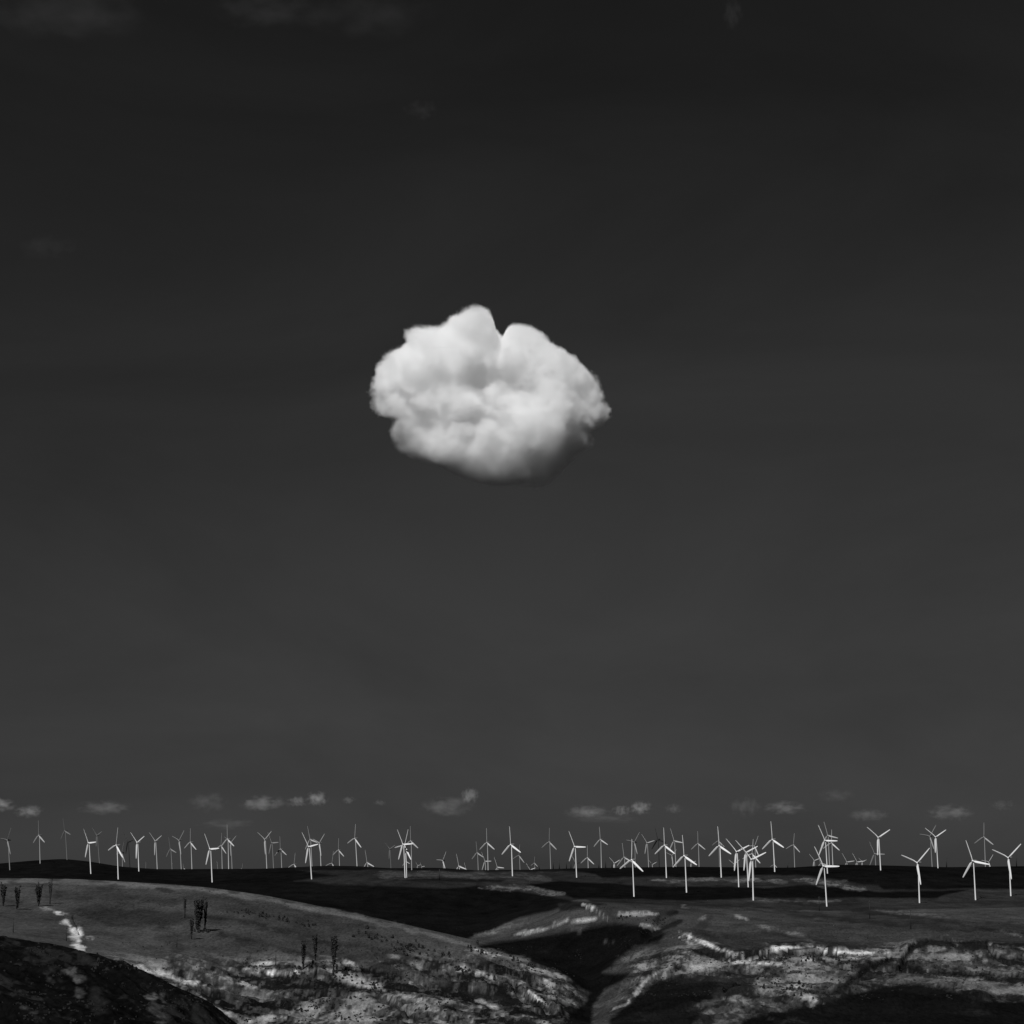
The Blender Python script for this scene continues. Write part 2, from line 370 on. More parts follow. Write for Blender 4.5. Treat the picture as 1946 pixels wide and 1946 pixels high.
BR = [
 ([(-60, 1673), (150, 1675), (300, 1684), (430, 1696), (600, 1727), (800, 1771), (1000, 1827)], 5, .12, .7),  # highlight along the left hill's crest, painted as brighter ground
 ([(70, 1722), (118, 1735)], 3, .17, .9),
 ([(112, 1735), (128, 1752), (143, 1772), (150, 1782)], 6, .5, 1), ([(136, 1755), (149, 1782), (147, 1796), (160, 1822)], 7, .42, 1), ([(160, 1780), (172, 1784)], 5, .15, .8),
 ([(243, 1833), (330, 1858), (402, 1876)], 5, .36, .9),
 ([(330, 1842), (420, 1838)], 3, .16, .7),
 ([(440, 1846), (530, 1849), (590, 1843)], 5, .42, .9),
 ([(480, 1832), (520, 1829)], 4, .30, .8),
 ([(600, 1842), (650, 1852), (700, 1868), (745, 1885)], 9, .26, .8),
 ([(745, 1880), (800, 1905), (850, 1932)], 6, .30, .8),
 ([(640, 1820), (668, 1832), (690, 1845)], 5, .34, .8),
 ([(712, 1812), (785, 1821)], 3.5, .36, .9),
 ([(868, 1803), (930, 1811), (1005, 1826)], 4.5, .34, .9),
 ([(880, 1842), (925, 1852), (955, 1872)], 5, .34, .8),
 ([(990, 1868), (1018, 1893), (1042, 1911)], 2.6, .5, .9),
 ([(905, 1900), (950, 1922), (1062, 1950)], 5, .26, .8),
 ([(560, 1916), (620, 1921)], 3, .32, .8),
 ([(1150, 1850), (1200, 1822), (1255, 1808)], 9, .024, .9), ([(1092, 1765), (1108, 1768)], 3, .04, .9), ([(1140, 1787), (1160, 1790)], 4, .05, .9), ([(1150, 1908), (1185, 1875), (1205, 1852)], 7, .035, .9), ([(1000, 1800), (1060, 1815)], 8, .008, .8),
 ([(1450, 1935), (1500, 1940), (1540, 1946)], 6, .02, .8), ([(1830, 1925), (1900, 1930)], 8, .012, .8), ([(1300, 1925), (1340, 1905), (1385, 1900)], 8, .05, .8),
 ([(485, 1938), (530, 1932)], 8, .30, .7),
 ([(640, 1940), (740, 1936)], 8, .18, .7),
 ([(380, 1893), (420, 1920), (470, 1945)], 3, .30, .8),
 ([(905, 1779), (960, 1764), (1030, 1748)], 6, .11, .8),
 ([(965, 1778), (1030, 1766), (1085, 1748), (1150, 1746)], 3.5, .30, .9),
 ([(1110, 1720), (1132, 1729), (1158, 1747)], 4, .40, .95),
 ([(1165, 1737), (1225, 1736), (1265, 1738)], 6, .26, .8),
 ([(1215, 1757), (1258, 1764)], 4, .24, .8),
 ([(1150, 1927), (1192, 1905), (1224, 1868), (1250, 1848), (1300, 1832)], 3.2, .26, .8),
 ([(1165, 1830), (1215, 1812), (1260, 1808)], 9, .09, .8),
 ([(1275, 1781), (1310, 1779), (1350, 1797), (1392, 1811), (1432, 1812), (1475, 1803), (1545, 1799), (1600, 1809), (1690, 1812)], 3.6, .46, .95),
 ([(1285, 1784), (1330, 1795)], 7, .34, .8),
 ([(1370, 1829), (1440, 1829), (1500, 1832)], 4, .42, .9),
 ([(1500, 1832), (1560, 1822), (1650, 1822)], 3, .30, .8),
 ([(1285, 1834), (1400, 1838)], 9, .26, .8),
 ([(1600, 1812), (1680, 1816), (1650, 1828)], 7, .28, .8),
 ([(1410, 1860), (1455, 1875), (1500, 1880)], 12, .15, .8),
 ([(1470, 1878), (1505, 1884), (1530, 1890), (1575, 1915)], 10, .30, .8),
 ([(1380, 1895), (1450, 1905)], 10, .14, .8),
 ([(1395, 1742), (1412, 1748)], 4, .18, .8),
 ([(1330, 1752), (1345, 1742)], 3, .18, .8),
 ([(1290, 1722), (1310, 1716)], 6, .13, .7),
 ([(1420, 1755), (1520, 1780), (1570, 1800)], 4, .11, .8),
 ([(1400, 1712), (1600, 1712)], 4, .075, .8),
 ([(1740, 1815), (1830, 1816)], 8, .11, .8),
 ([(1720, 1836), (1840, 1836), (1946, 1850)], 8, .10, .8),
 ([(1805, 1776), (1815, 1792), (1840, 1815), (1852, 1828)], 4, .17, .8),
 ([(1878, 1796), (1886, 1815)], 3, .18, .8),
 ([(1895, 1788), (1900, 1812), (1940, 1820)], 9, .10, .8),
 ([(1640, 1866), (1760, 1858), (1850, 1876), (1946, 1884)], 8, .075, .8),
 ([(1660, 1728), (1820, 1745)], 6, .07, .7),
 ([(1880, 1768), (1925, 1772), (1946, 1782)], 3, .14, .7),
 ([(1225, 1672), (1400, 1672), (1500, 1676)], 4, .085, .9),  # sunlit far strips from here down, painted as brighter ground
 ([(1500, 1672), (1580, 1680), (1665, 1692)], 6, .085, .9),
 ([(905, 1686), (1000, 1688), (1080, 1702)], 5, .075, .9),
 ([(700, 1662), (1000, 1665), (1060, 1668)], 8, .045, .8),
]
for k, (pts, w, val, st) in enumerate(BR):
    far = pts[0][1] < 1720 and pts[0][0] > 650
    m = stroke_mask(pts, w, 0.9, 1.0, 100 + k, VIS_NEAR if not far else 3300, 9000 if far else VIS_FAR, 0.0 if k == 0 else (.35 if k in (2, 3) else (.6 if w <= 4 else .8)), 0.0 if k == 0 else 1.0) * st
    val = min(.62, val * 1.3) if k else val
    alb = alb * (1 - m) + val * m
for k, (pts, w, val) in enumerate([
 ([(128, 1847), (146, 1856), (147, 1878), (150, 1892)], 7, .10), ([(88, 1852), (98, 1868)], 5, .05), ([(162, 1862), (166, 1880)], 4, .05),
 ([(285, 1895), (300, 1920), (312, 1935)], 7, .08), ([(306, 1890), (312, 1905)], 3, .045), ([(40, 1918), (64, 1926)], 4, .04), ([(180, 1880), (190, 1915)], 9, .02)]):
    m = stroke_mask(pts, w, 0.9, 1.3, 300 + k, 480, 800, 0.6)
    alb = alb * (1 - m) + val * m
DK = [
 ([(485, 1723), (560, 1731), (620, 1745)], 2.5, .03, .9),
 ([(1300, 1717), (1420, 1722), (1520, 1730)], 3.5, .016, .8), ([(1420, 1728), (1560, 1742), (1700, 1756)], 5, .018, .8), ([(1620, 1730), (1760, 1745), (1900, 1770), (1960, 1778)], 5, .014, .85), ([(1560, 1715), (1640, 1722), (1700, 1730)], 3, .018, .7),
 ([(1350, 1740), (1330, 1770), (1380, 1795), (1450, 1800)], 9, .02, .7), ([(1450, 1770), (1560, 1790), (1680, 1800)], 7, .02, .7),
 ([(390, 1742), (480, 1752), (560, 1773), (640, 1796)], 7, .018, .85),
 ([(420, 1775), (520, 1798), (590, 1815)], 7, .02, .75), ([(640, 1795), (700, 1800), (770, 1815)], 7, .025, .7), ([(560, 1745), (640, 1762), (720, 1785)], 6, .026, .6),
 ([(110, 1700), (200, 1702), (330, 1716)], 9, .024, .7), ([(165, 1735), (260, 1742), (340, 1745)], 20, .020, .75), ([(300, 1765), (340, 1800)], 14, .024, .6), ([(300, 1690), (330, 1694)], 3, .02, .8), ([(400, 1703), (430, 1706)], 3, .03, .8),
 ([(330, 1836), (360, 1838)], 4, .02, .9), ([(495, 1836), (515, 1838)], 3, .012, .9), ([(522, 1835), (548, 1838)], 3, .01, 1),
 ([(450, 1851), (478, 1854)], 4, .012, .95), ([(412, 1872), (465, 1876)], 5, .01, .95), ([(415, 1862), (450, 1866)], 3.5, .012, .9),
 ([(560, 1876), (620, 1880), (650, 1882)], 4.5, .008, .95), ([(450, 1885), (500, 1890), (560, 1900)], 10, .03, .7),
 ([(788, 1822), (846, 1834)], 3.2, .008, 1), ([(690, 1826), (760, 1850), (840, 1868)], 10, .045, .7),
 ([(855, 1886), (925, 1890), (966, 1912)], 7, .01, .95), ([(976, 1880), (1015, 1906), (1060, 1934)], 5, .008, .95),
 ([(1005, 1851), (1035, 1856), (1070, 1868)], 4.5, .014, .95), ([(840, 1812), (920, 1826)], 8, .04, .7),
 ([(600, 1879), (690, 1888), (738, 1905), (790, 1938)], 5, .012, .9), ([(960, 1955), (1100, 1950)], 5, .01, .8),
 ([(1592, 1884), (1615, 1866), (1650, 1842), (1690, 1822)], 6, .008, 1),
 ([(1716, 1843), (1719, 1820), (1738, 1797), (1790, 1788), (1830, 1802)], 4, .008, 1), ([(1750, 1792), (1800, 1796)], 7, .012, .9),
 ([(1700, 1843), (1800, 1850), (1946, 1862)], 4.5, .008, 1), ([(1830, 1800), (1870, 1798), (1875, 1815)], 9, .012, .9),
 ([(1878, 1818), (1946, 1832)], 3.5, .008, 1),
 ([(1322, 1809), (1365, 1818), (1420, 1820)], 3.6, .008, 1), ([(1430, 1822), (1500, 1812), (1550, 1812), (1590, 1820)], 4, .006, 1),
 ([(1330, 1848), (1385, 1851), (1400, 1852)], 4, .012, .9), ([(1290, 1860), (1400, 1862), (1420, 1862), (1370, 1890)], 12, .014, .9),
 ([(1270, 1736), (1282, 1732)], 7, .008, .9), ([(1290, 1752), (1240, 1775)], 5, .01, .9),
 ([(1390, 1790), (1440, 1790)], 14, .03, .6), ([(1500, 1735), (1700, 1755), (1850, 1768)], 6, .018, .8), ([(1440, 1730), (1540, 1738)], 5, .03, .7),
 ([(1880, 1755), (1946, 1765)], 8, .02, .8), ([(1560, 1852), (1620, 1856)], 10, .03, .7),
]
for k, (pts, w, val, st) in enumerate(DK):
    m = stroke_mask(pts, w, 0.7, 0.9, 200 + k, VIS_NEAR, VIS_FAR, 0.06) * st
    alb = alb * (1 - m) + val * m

ids = np.arange(NR * NC).reshape(NR, NC)
quads = np.stack([ids[:-1, :-1], ids[:-1, 1:], ids[1:, 1:], ids[1:, :-1]], -1).reshape(-1, 4)
me = bpy.data.meshes.new('hills')
me.vertices.add(NR * NC)
co = np.stack([XX, YY, Z], -1).astype(np.float32)
me.vertices.foreach_set('co', co.ravel())
me.loops.add(quads.size)
me.loops.foreach_set('vertex_index', quads.ravel().astype(np.int32))
me.polygons.add(len(quads))
me.polygons.foreach_set('loop_start', (np.arange(len(quads)) * 4).astype(np.int32))
me.polygons.foreach_set('loop_total', np.full(len(quads), 4, np.int32))
me.update(calc_edges=True)
me.polygons.foreach_set('use_smooth', np.ones(len(quads), bool))
at_ = me.attributes.new('cover_and_shade', 'FLOAT', 'POINT')
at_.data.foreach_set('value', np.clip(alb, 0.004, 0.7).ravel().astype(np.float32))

gm, n, l = mat_new('dry_grassland')
out = n.new('ShaderNodeOutputMaterial'); b = n.new('ShaderNodeBsdfPrincipled')
b.inputs['Roughness'].default_value = 0.95
b.inputs['Specular IOR Level'].default_value = 0.0
at1 = n.new('ShaderNodeAttribute'); at1.attribute_name = 'cover_and_shade'
geo = n.new('ShaderNodeNewGeometry')
def noise_node(scale_xyz, scale, detail, rough=0.6):
    mp = n.new('ShaderNodeMapping'); mp.inputs['Scale'].default_value = scale_xyz
    nz = n.new('ShaderNodeTexNoise'); nz.inputs['Scale'].default_value = scale
    nz.inputs['Detail'].default_value = detail; nz.inputs['Roughness'].default_value = rough
    l.new(geo.outputs['Position'], mp.inputs['Vector']); l.new(mp.outputs[0], nz.inputs['Vector'])
    return nz
n1 = noise_node((1, .35, 1), 0.03, 8, .68)
n2 = noise_node((1, .16, 1), 0.45, 6, .75)
m1 = n.new('ShaderNodeMapRange'); m1.inputs['From Min'].default_value = .3; m1.inputs['From Max'].default_value = .7
m1.inputs['To Min'].default_value = .55; m1.inputs['To Max'].default_value = 1.45
m2 = n.new('ShaderNodeMapRange'); m2.inputs['From Min'].default_value = .3; m2.inputs['From Max'].default_value = .7
m2.inputs['To Min'].default_value = .45; m2.inputs['To Max'].default_value = 1.55
l.new(n1.outputs[0], m1.inputs['Value']); l.new(n2.outputs[0], m2.inputs['Value'])
mm1 = n.new('ShaderNodeMath'); mm1.operation = 'MULTIPLY'; mm2 = n.new('ShaderNodeMath'); mm2.operation = 'MULTIPLY'
l.new(at1.outputs['Fac'], mm1.inputs[0]); l.new(m1.outputs[0], mm1.inputs[1])
l.new(mm1.outputs[0], mm2.inputs[0]); l.new(m2.outputs[0], mm2.inputs[1])
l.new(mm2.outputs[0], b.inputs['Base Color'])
bmp = n.new('ShaderNodeBump'); bmp.inputs['Distance'].default_value = 1.2; bmp.inputs['Strength'].default_value = 0.5
nb = noise_node((1, .6, 1), 0.12, 6, .7)
l.new(nb.outputs[0], bmp.inputs['Height']); l.new(bmp.outputs[0], b.inputs['Normal'])
l.new(b.outputs[0], out.inputs['Surface'])
me.materials.append(gm)
hills = bpy.data.objects.new('hills', me)
COL.objects.link(hills)
tag(hills, kind='structure')

# ground lookups
def ground(X, Y):
    j = np.interp(X / max(Y, 5), tanA, np.arange(NC)); i = np.interp(Y, Yr, np.arange(NR))
    i0, j0 = min(int(i), NR - 2), min(int(j), NC - 2); fi, fj = i - i0, j - j0
    return float((Z[i0, j0] * (1 - fj) + Z[i0, j0 + 1] * fj) * (1 - fi) + (Z[i0 + 1, j0] * (1 - fj) + Z[i0 + 1, j0 + 1] * fj) * fi)

def hit(px, py, ymin=560, ymax=60000):
    """First ground point on the ray through (px, py) beyond ymin; None if it meets sky."""
    j = int(np.clip(np.interp(float(tan_of(px, py)), tanA, np.arange(NC)), 0, NC - 1))
    s = float(slope_of(py))
    sel = np.where((Yr > ymin) & (Yr < ymax))[0]
    below = Z[sel, j] - s * Yr[sel]
    k = np.where((below[1:] >= 0) & (below[:-1] < 0))[0]
    if below[0] >= 0: return at(px, py, Yr[sel[0]])
    if not len(k): return None
    a, c = below[k[0]], below[k[0] + 1]
    Y = Yr[sel[k[0]]] + (Yr[sel[k[0] + 1]] - Yr[sel[k[0]]]) * (-a / (c - a))
    return at(px, py, float(Y))

def GY_(px, Y):
    X = float(tan_of(px, 1700)) * Y
    return Vector((X, Y, ground(X, Y)))

# ------------------------------------------------------------------ wind turbines
def paint(name, k):
    m, n, l = mat_new(name)
    out = n.new('ShaderNodeOutputMaterial'); b = n.new('ShaderNodeBsdfPrincipled'); b.inputs['Roughness'].default_value = .45
    a = n.new('ShaderNodeAttribute'); a.attribute_type = 'OBJECT'; a.attribute_name = 'fade_shade'
    tc = n.new('ShaderNodeTexCoord'); nz = n.new('ShaderNodeTexNoise'); nz.inputs['Scale'].default_value = .3; nz.inputs['Detail'].default_value = 4
    mr = n.new('ShaderNodeMapRange'); mr.inputs['To Min'].default_value = .85 * k; mr.inputs['To Max'].default_value = 1.1 * k
    mu = n.new('ShaderNodeMath'); mu.operation = 'MULTIPLY'
    l.new(tc.outputs['Object'], nz.inputs['Vector']); l.new(nz.outputs[0], mr.inputs['Value'])
    l.new(a.outputs['Fac'], mu.inputs[0]); l.new(mr.outputs[0], mu.inputs[1]); l.new(mu.outputs[0], b.inputs['Base Color']); l.new(b.outputs[0], out.inputs['Surface'])
    return m
white = paint('turbine_paint', 1.0)
grey = paint('nacelle_paint', 0.35)

def lathe(profile, seg=14):
    vs, fs = [], []
    for r, z in profile:
        for k in range(seg):
            a = 2 * math.pi * k / seg
            vs.append((r * math.cos(a), r * math.sin(a), z))
    for i in range(len(profile) - 1):
        for k in range(seg):
            fs.append((i * seg + k, i * seg + (k + 1) % seg, (i + 1) * seg + (k + 1) % seg, (i + 1) * seg + k))
    fs.append(tuple(range(seg))[::-1]); fs.append(tuple((len(profile) - 1) * seg + k for k in range(seg)))
    return vs, fs

proto = {}
v_, f_ = lathe([(1.45, -0.02), (1.45, 0.0), (1.4, 0.03), (1.15, 0.4), (0.95, 0.75), (0.8, 0.985)])
proto['tower'] = (v_, f_, white)
# nacelle: rounded long box, rotor side at -Y
def rounded_box(x0, x1, y0, y1, z0, z1, bev):
    bm = bmesh.new(); bmesh.ops.create_cube(bm, size=1)
    for vt in bm.verts:
        vt.co = Vector((x0 + (vt.co.x + .5) * (x1 - x0), y0 + (vt.co.y + .5) * (y1 - y0), z0 + (vt.co.z + .5) * (z1 - z0)))
    bmesh.ops.bevel(bm, geom=bm.edges[:] , offset=bev, segments=2, affect='EDGES', profile=.5)
    vs = [tuple(vt.co) for vt in bm.verts]; bm.verts.index_update(); fs = [tuple(vt.index for vt in f.verts) for f in bm.faces]
    bm.free(); return vs, fs
proto['nacelle'] = (*rounded_box(-1.7, 1.7, -1.3, 7.5, -1.5, 2.0, .5), grey)
vs, fs = lathe([(0.3, -1.9), (1.1, -1.6), (1.7, -.8), (1.8, .2), (1.5, 1.0)], 12)
vs = [(x, z - 2.4, y) for x, y, z in vs]
proto['rotor_hub'] = (vs, [tuple(reversed(f)) for f in fs], white)
# blade, root at the hub centre, pointing +Z, chord along X
bv, bf = [], []
sect = [(1.2, .7, .7, 0), (3.0, .8, .7, .1), (7.0, 2.1, .6, .5), (12, 2.3, .5, .5), (24, 2.0, .38, .4), (34, 1.6, .28, .3), (40, 1.1, .2, .2), (42, .5, .12, .1)]
SEG = 10
for z, c, t, off in sect:
    tw = math.radians(-(21 + 9 * (1 - z / 42)) * min(1, z / 7))
    for k in range(SEG):
        a = 2 * math.pi * k / SEG
        x, y = c * math.cos(a) + off, t * math.sin(a)
        bv.append((x * math.cos(tw) - y * math.sin(tw), x * math.sin(tw) + y * math.cos(tw), z))
for i in range(len(sect) - 1):
    for k in range(SEG):
        bf.append((i * SEG + k, i * SEG + (k + 1) % SEG, (i + 1) * SEG + (k + 1) % SEG, (i + 1) * SEG + k))
bf.append(tuple(range(SEG))[::-1]); bf.append(tuple((len(sect) - 1) * SEG + k for k in range(SEG)))
proto['blade'] = (bv, bf, white)
meshes = {}
for k, (vs, fs, mt) in proto.items():
    m_ = bpy.data.meshes.new(k); m_.from_pydata(vs, [], fs); m_.validate(); m_.update()
    m_.polygons.foreach_set('use_smooth', [True] * len(m_.polygons)); m_.materials.append(mt); meshes[k] = m_

# (hub col, hub row, base col, base row, first blade angle, rotor radius in px); base row 0 = foot hidden behind the ridge
T = [
 (15.5,1596.6,18.8,1653.5,40,29),(75,1587.5,76.3,1641,0,28),(124.2,1579,127.5,1634,350,24),(169.5,1601.8,172.7,1660.6,330,31),
 (185,1587.5,189,1643,315,22),(222.6,1606.3,224.8,1671,15,34),(232.3,1621,233,0,25,22),(244,1600,247,0,325,24),
 (262,1601,264,1656,310,31),(277.8,1652,278,0,0,14),(296.3,1598.5,299,0,310,27),(324.8,1613.4,327.3,0,350,22.6),
 (341.6,1597.2,344.6,0,50,27.2),(363,1600.5,364.9,0,5,26),(400.5,1613.4,403.3,1676.8,330,34),(421.2,1607,422.5,0,10,24),
 (433.5,1594.6,434.7,0,0,27.8),(439.3,1601.8,441.2,0,60,25),(415,1655,415.5,0,355,17),(460,1651,460.4,0,20,10),(350,1651,350.4,0,340,10),
 (504.6,1595.3,507.2,0,60,28.5),(517.5,1601.8,520,0,330,24),(534,1613.4,535.6,0,0,24),(560,1642.5,560.6,0,15,22),
 (588,1608.9,592.3,1671,325,34),(590.5,1595.3,593,0,345,26),(608,1601.8,610,0,50,25),(632,1640.6,632.6,0,20,24),
 (644.3,1615.3,645.6,0,5,22),(675.4,1593.3,678.6,0,12,27),(698.7,1639.3,699.3,0,350,24),
 (741.4,1613.4,743.3,0,310,19),(767.2,1604.5,770,1668.4,330,33),(781.5,1598,782.5,1653.5,0,28),(770.5,1607,773.5,1668,25,33),
 (771.8,1636.7,772.2,0,110,14),(794,1645,794.3,0,80,10),(802,1647,802.3,0,85,10),(842.3,1635.4,843,0,35,20),
 (873,1652,873.3,0,345,24),(886,1653,886.3,0,345,14),(907.6,1620.5,909,0,355,21),(926.4,1601,927.7,0,0,27),
 (922.5,1636.7,923,0,330,20),(946,1648,946.3,0,335,21),
 (972,1605,974,1665,357,34),(987,1625.7,988.5,0,12,21),(1008,1653,1008.4,0,320,17),(1016,1640,1016.4,0,5,12),
 (1044.8,1599.8,1046.7,0,5,26),(1093.3,1608.9,1095.9,1667.8,333,33),(1117.2,1630,1118,0,3,23),(1094.6,1640.6,1095,0,325,19),
 (1141.8,1595.3,1143,0,355,24),(1168,1640.6,1168.6,0,310,18),(1187,1629,1187.8,0,352,27),(1202,1634,1204.9,1704,5,39),
 (1206.5,1600.5,1207.5,0,40,24),
 (1230.4,1601.8,1233,0,320,22),(1251,1595.3,1253,0,345,25),(1264,1606.3,1266.6,1668.4,0,33),(1282,1597.9,1284.8,0,340,25),
 (1301.6,1626.3,1304.8,1696.2,357,39),(1277.6,1626,1278.2,0,50,17),(1314,1640,1314.4,0,75,14),(1240,1643,1240.4,0,70,14),
 (1327.4,1603,1328.7,0,0,23),(1368.2,1607,1370.8,1667.7,357,36),(1366,1598,1367.6,0,5,20),(1401.2,1618.6,1404,1685.8,312,37),
 (1418.6,1620,1422,1686,312,35),(1429.6,1633.4,1431.6,1711,312,42),(1434.9,1608,1436.5,0,30,22),(1430.3,1622.5,1432.3,1674,10,28),
 (1396,1642.5,1396.4,0,300,17),
 (1469,1595.3,1472.4,1656.8,358,34),(1472,1643,1472.4,0,130,12),(1508.6,1605.6,1510.5,0,10,22),(1548,1635.4,1548.6,0,315,18),
 (1568.8,1597.2,1572.6,1660,333,33),(1574,1587.5,1576.5,0,342,27),(1581,1601.8,1583,0,5,25),(1566.2,1645.8,1571.3,1722.7,332,42),
 (1560,1640.6,1560.6,0,340,19),(1610,1638,1610.6,0,325,20),(1629.6,1638,1630.2,0,325,20),(1639,1638,1639.5,0,70,12),
 (1663,1622.5,1664.5,0,333,26),(1670.3,1591.4,1673.6,1654,306,34),
 (1744.7,1639.5,1747.5,1716,50,42),(1768,1589.2,1771.6,0,40,26),(1779,1590.6,1782.6,1649.8,65,30),(1850,1636,1854,1710.4,340,41),
 (1870.7,1590.6,1872.8,0,3,27),(1879.6,1638,1880.2,0,40,18),(1917.5,1629.9,1921,1702.8,52,41),
]
YAW = math.radians(-52)
POSE = {0: 'one blade straight up', 1: 'blades turned a little clockwise', 2: 'blades spread in an open Y', 3: 'one blade level to the right'}
def pose_words(th):
    a = th % 120
    if a < 8 or a > 112: return 'one blade straight up'
    if a < 30: return 'top blade leaning right'
    if a < 50: return 'blades in a Y tipped right'
    if a < 72: return 'blades spread in an even Y'
    if a < 96: return 'top blade leaning far left'
    return 'top blade leaning left'
ORD = ['first','second','third','fourth','fifth','sixth','seventh','eighth','ninth','tenth','eleventh','twelfth','thirteenth','fourteenth','fifteenth','sixteenth','seventeenth','eighteenth','nineteenth']
TENS = {20:'twentieth',30:'thirtieth',40:'fortieth',50:'fiftieth'}
def ordinal(k):
    if k <= 19: return ORD[k - 1]
    if k % 10 == 0: return TENS[k]
    return {2:'twenty',3:'thirty',4:'forty',5:'fifty'}[k // 10] + '-' + ORD[k % 10 - 1]

order = sorted(range(len(T)), key=lambda i: T[i][0])
klass = {}
cnt = {'near': 0, 'mid': 0, 'far': 0}
for i in order:
    R = T[i][5]
    vis = T[i][3] > 0
    c = 'near' if R >= 30 else ('mid' if T[i][1] < 1626 else 'far')
    cnt[c] += 1; klass[i] = (c, cnt[c])

first = True
for i, (hx, hy, bx, by, th, R) in enumerate(T):
    Yest = 42.0 * FPX / R
    if by > 0:
        h = hit(bx, by, 3900, 7400)
        if h is None or abs(h.y - Yest) > 1500:
            h = GY_(bx, min(Yest, 6650))
        Y = h.y
    else:
        # the foot stands behind or on the skyline ridge
        if hy < 1626: Y = min(max(6750, Yest * .98), 8600)
        else: Y = min(max(Yest, 7600), 15500)
    bt = float(tan_of(bx, by if by else 1650)) * Y
    base = Vector((bt, Y, ground(bt, Y) - 0.3))
    s = (R * Y / FPX) / 42.0
    hub = at(hx, hy, Y)
    Hh = hub.z - base.z
    if Hh < 12: Hh = 12
    lean = math.atan2(hub.x - base.x, Hh)
    root = bpy.data.objects.new('wind_turbine', None); COL.objects.link(root)
    root.empty_display_size = 5
    root.location = base; root.rotation_euler = (0, lean, 0)
    c, k = klass[i]
    if c == 'near': lab = f"large white turbine, {pose_words(th)}, {ordinal(k)} large one from left"
    elif c == 'mid': lab = f"mid-size white skyline turbine, {pose_words(th)}, {ordinal(k)} mid-size one from left"
    else: lab = f"tiny far turbine behind ridge, {pose_words(th)}, {ordinal(k)} tiny one from left"
    if i in (7, 60): lab = lab.replace('white', 'dark')
    if i in (2, 4, 32): lab = lab.replace('white', 'dim grey')
    tag(root, lab, 'wind turbine', 'wind turbines on the plateau')
    L = Hh / math.cos(lean)
    tone = {'near': .72, 'mid': .22 + .3 * ((i * 37) % 11) / 10, 'far': .34 + .2 * ((i * 29) % 7) / 6}[c]  # greyer for distant turbines: their fading is put into the paint
    if i in (2, 4, 32): tone = .16
    if i in (7, 60): tone = .012  # darkened paint stands for turbines in shade
    def child(name):
        o = bpy.data.objects.new(name, meshes[name]); COL.objects.link(o); o.parent = root; o['fade_shade'] = tone; return o
    tw = child('tower'); tw.scale = (s, s, L)
    nc = child('nacelle'); nc.location = (0, 0, L); nc.scale = (s, s, s); nc.rotation_euler = (0, 0, YAW)
    hb = child('rotor_hub'); hb.location = (0, 0, L); hb.scale = (s, s, s); hb.rotation_euler = (0, 0, YAW)
    nrm = Vector((math.sin(YAW), -math.cos(YAW), 0)) * 2.6 * s
    for q_ in range(3):
        bl = child('blade'); bl.location = Vector((0, 0, L)) + nrm; bl.scale = (s, s, s)
        bl.rotation_euler = (0, math.radians(th + 120 * q_), YAW)

# ------------------------------------------------------------------ dark poles, masts, shaded far towers, trees, shrubs
bark = matte('dark_bark', 0.02, .9, 1.0, .4)
leaf = matte('dark_foliage', 0.02, .8, .6, .5)
polem = matte('weathered_pole_and_shade', 0.012, .8, 1.0, .3)

def tube(pts, radii, seg=7):
    vs, fs = [], []
    for i, p in enumerate(pts):
        p = Vector(p)
        a = Vector(pts[max(i - 1, 0)]); c = Vector(pts[min(i + 1, len(pts) - 1)])
        dr = (c - a).normalized(); x = dr.cross(Vector((0.31, 0.95, 0.05))).normalized(); y = dr.cross(x)
        for k in range(seg):
            t = 2 * math.pi * k / seg
            vs.append(p + (x * math.cos(t) + y * math.sin(t)) * radii[i])
    for i in range(len(pts) - 1):
        for k in range(seg):
            fs.append((i * seg + k, i * seg + (k + 1) % seg, (i + 1) * seg + (k + 1) % seg, (i + 1) * seg + k))
    fs.append(tuple(range(seg))[::-1]); fs.append(tuple((len(pts) - 1) * seg + k for k in range(seg)))
    return vs, fs
def join(parts):
    V, F = [], []
    for vs, fs in parts:
        o = len(V); V += [tuple(v) for v in vs]; F += [tuple(i + o for i in f) for f in fs]
    return V, F

def leaf_clumps(n_, fn, size, rnd):
    V, F = [], []
    for _ in range(n_):
        c = Vector(fn(rnd)); r = size * rnd.uniform(.5, 1.4)
        for q_ in range(3):
            ax = Vector((rnd.gauss(0, 1), rnd.gauss(0, 1), rnd.gauss(0, 1))).normalized()
            bx_ = ax.orthogonal().normalized(); cx_ = ax.cross(bx_)
            o = len(V); m = rnd.choice((4, 5))
            for k in range(m):
                t = 2 * math.pi * k / m + rnd.uniform(-.3, .3)
                V.append(tuple(c + (bx_ * math.cos(t) + cx_ * math.sin(t)) * r * rnd.uniform(.6, 1.1)))
            F.append(tuple(range(o, o + m)))
    return V, F

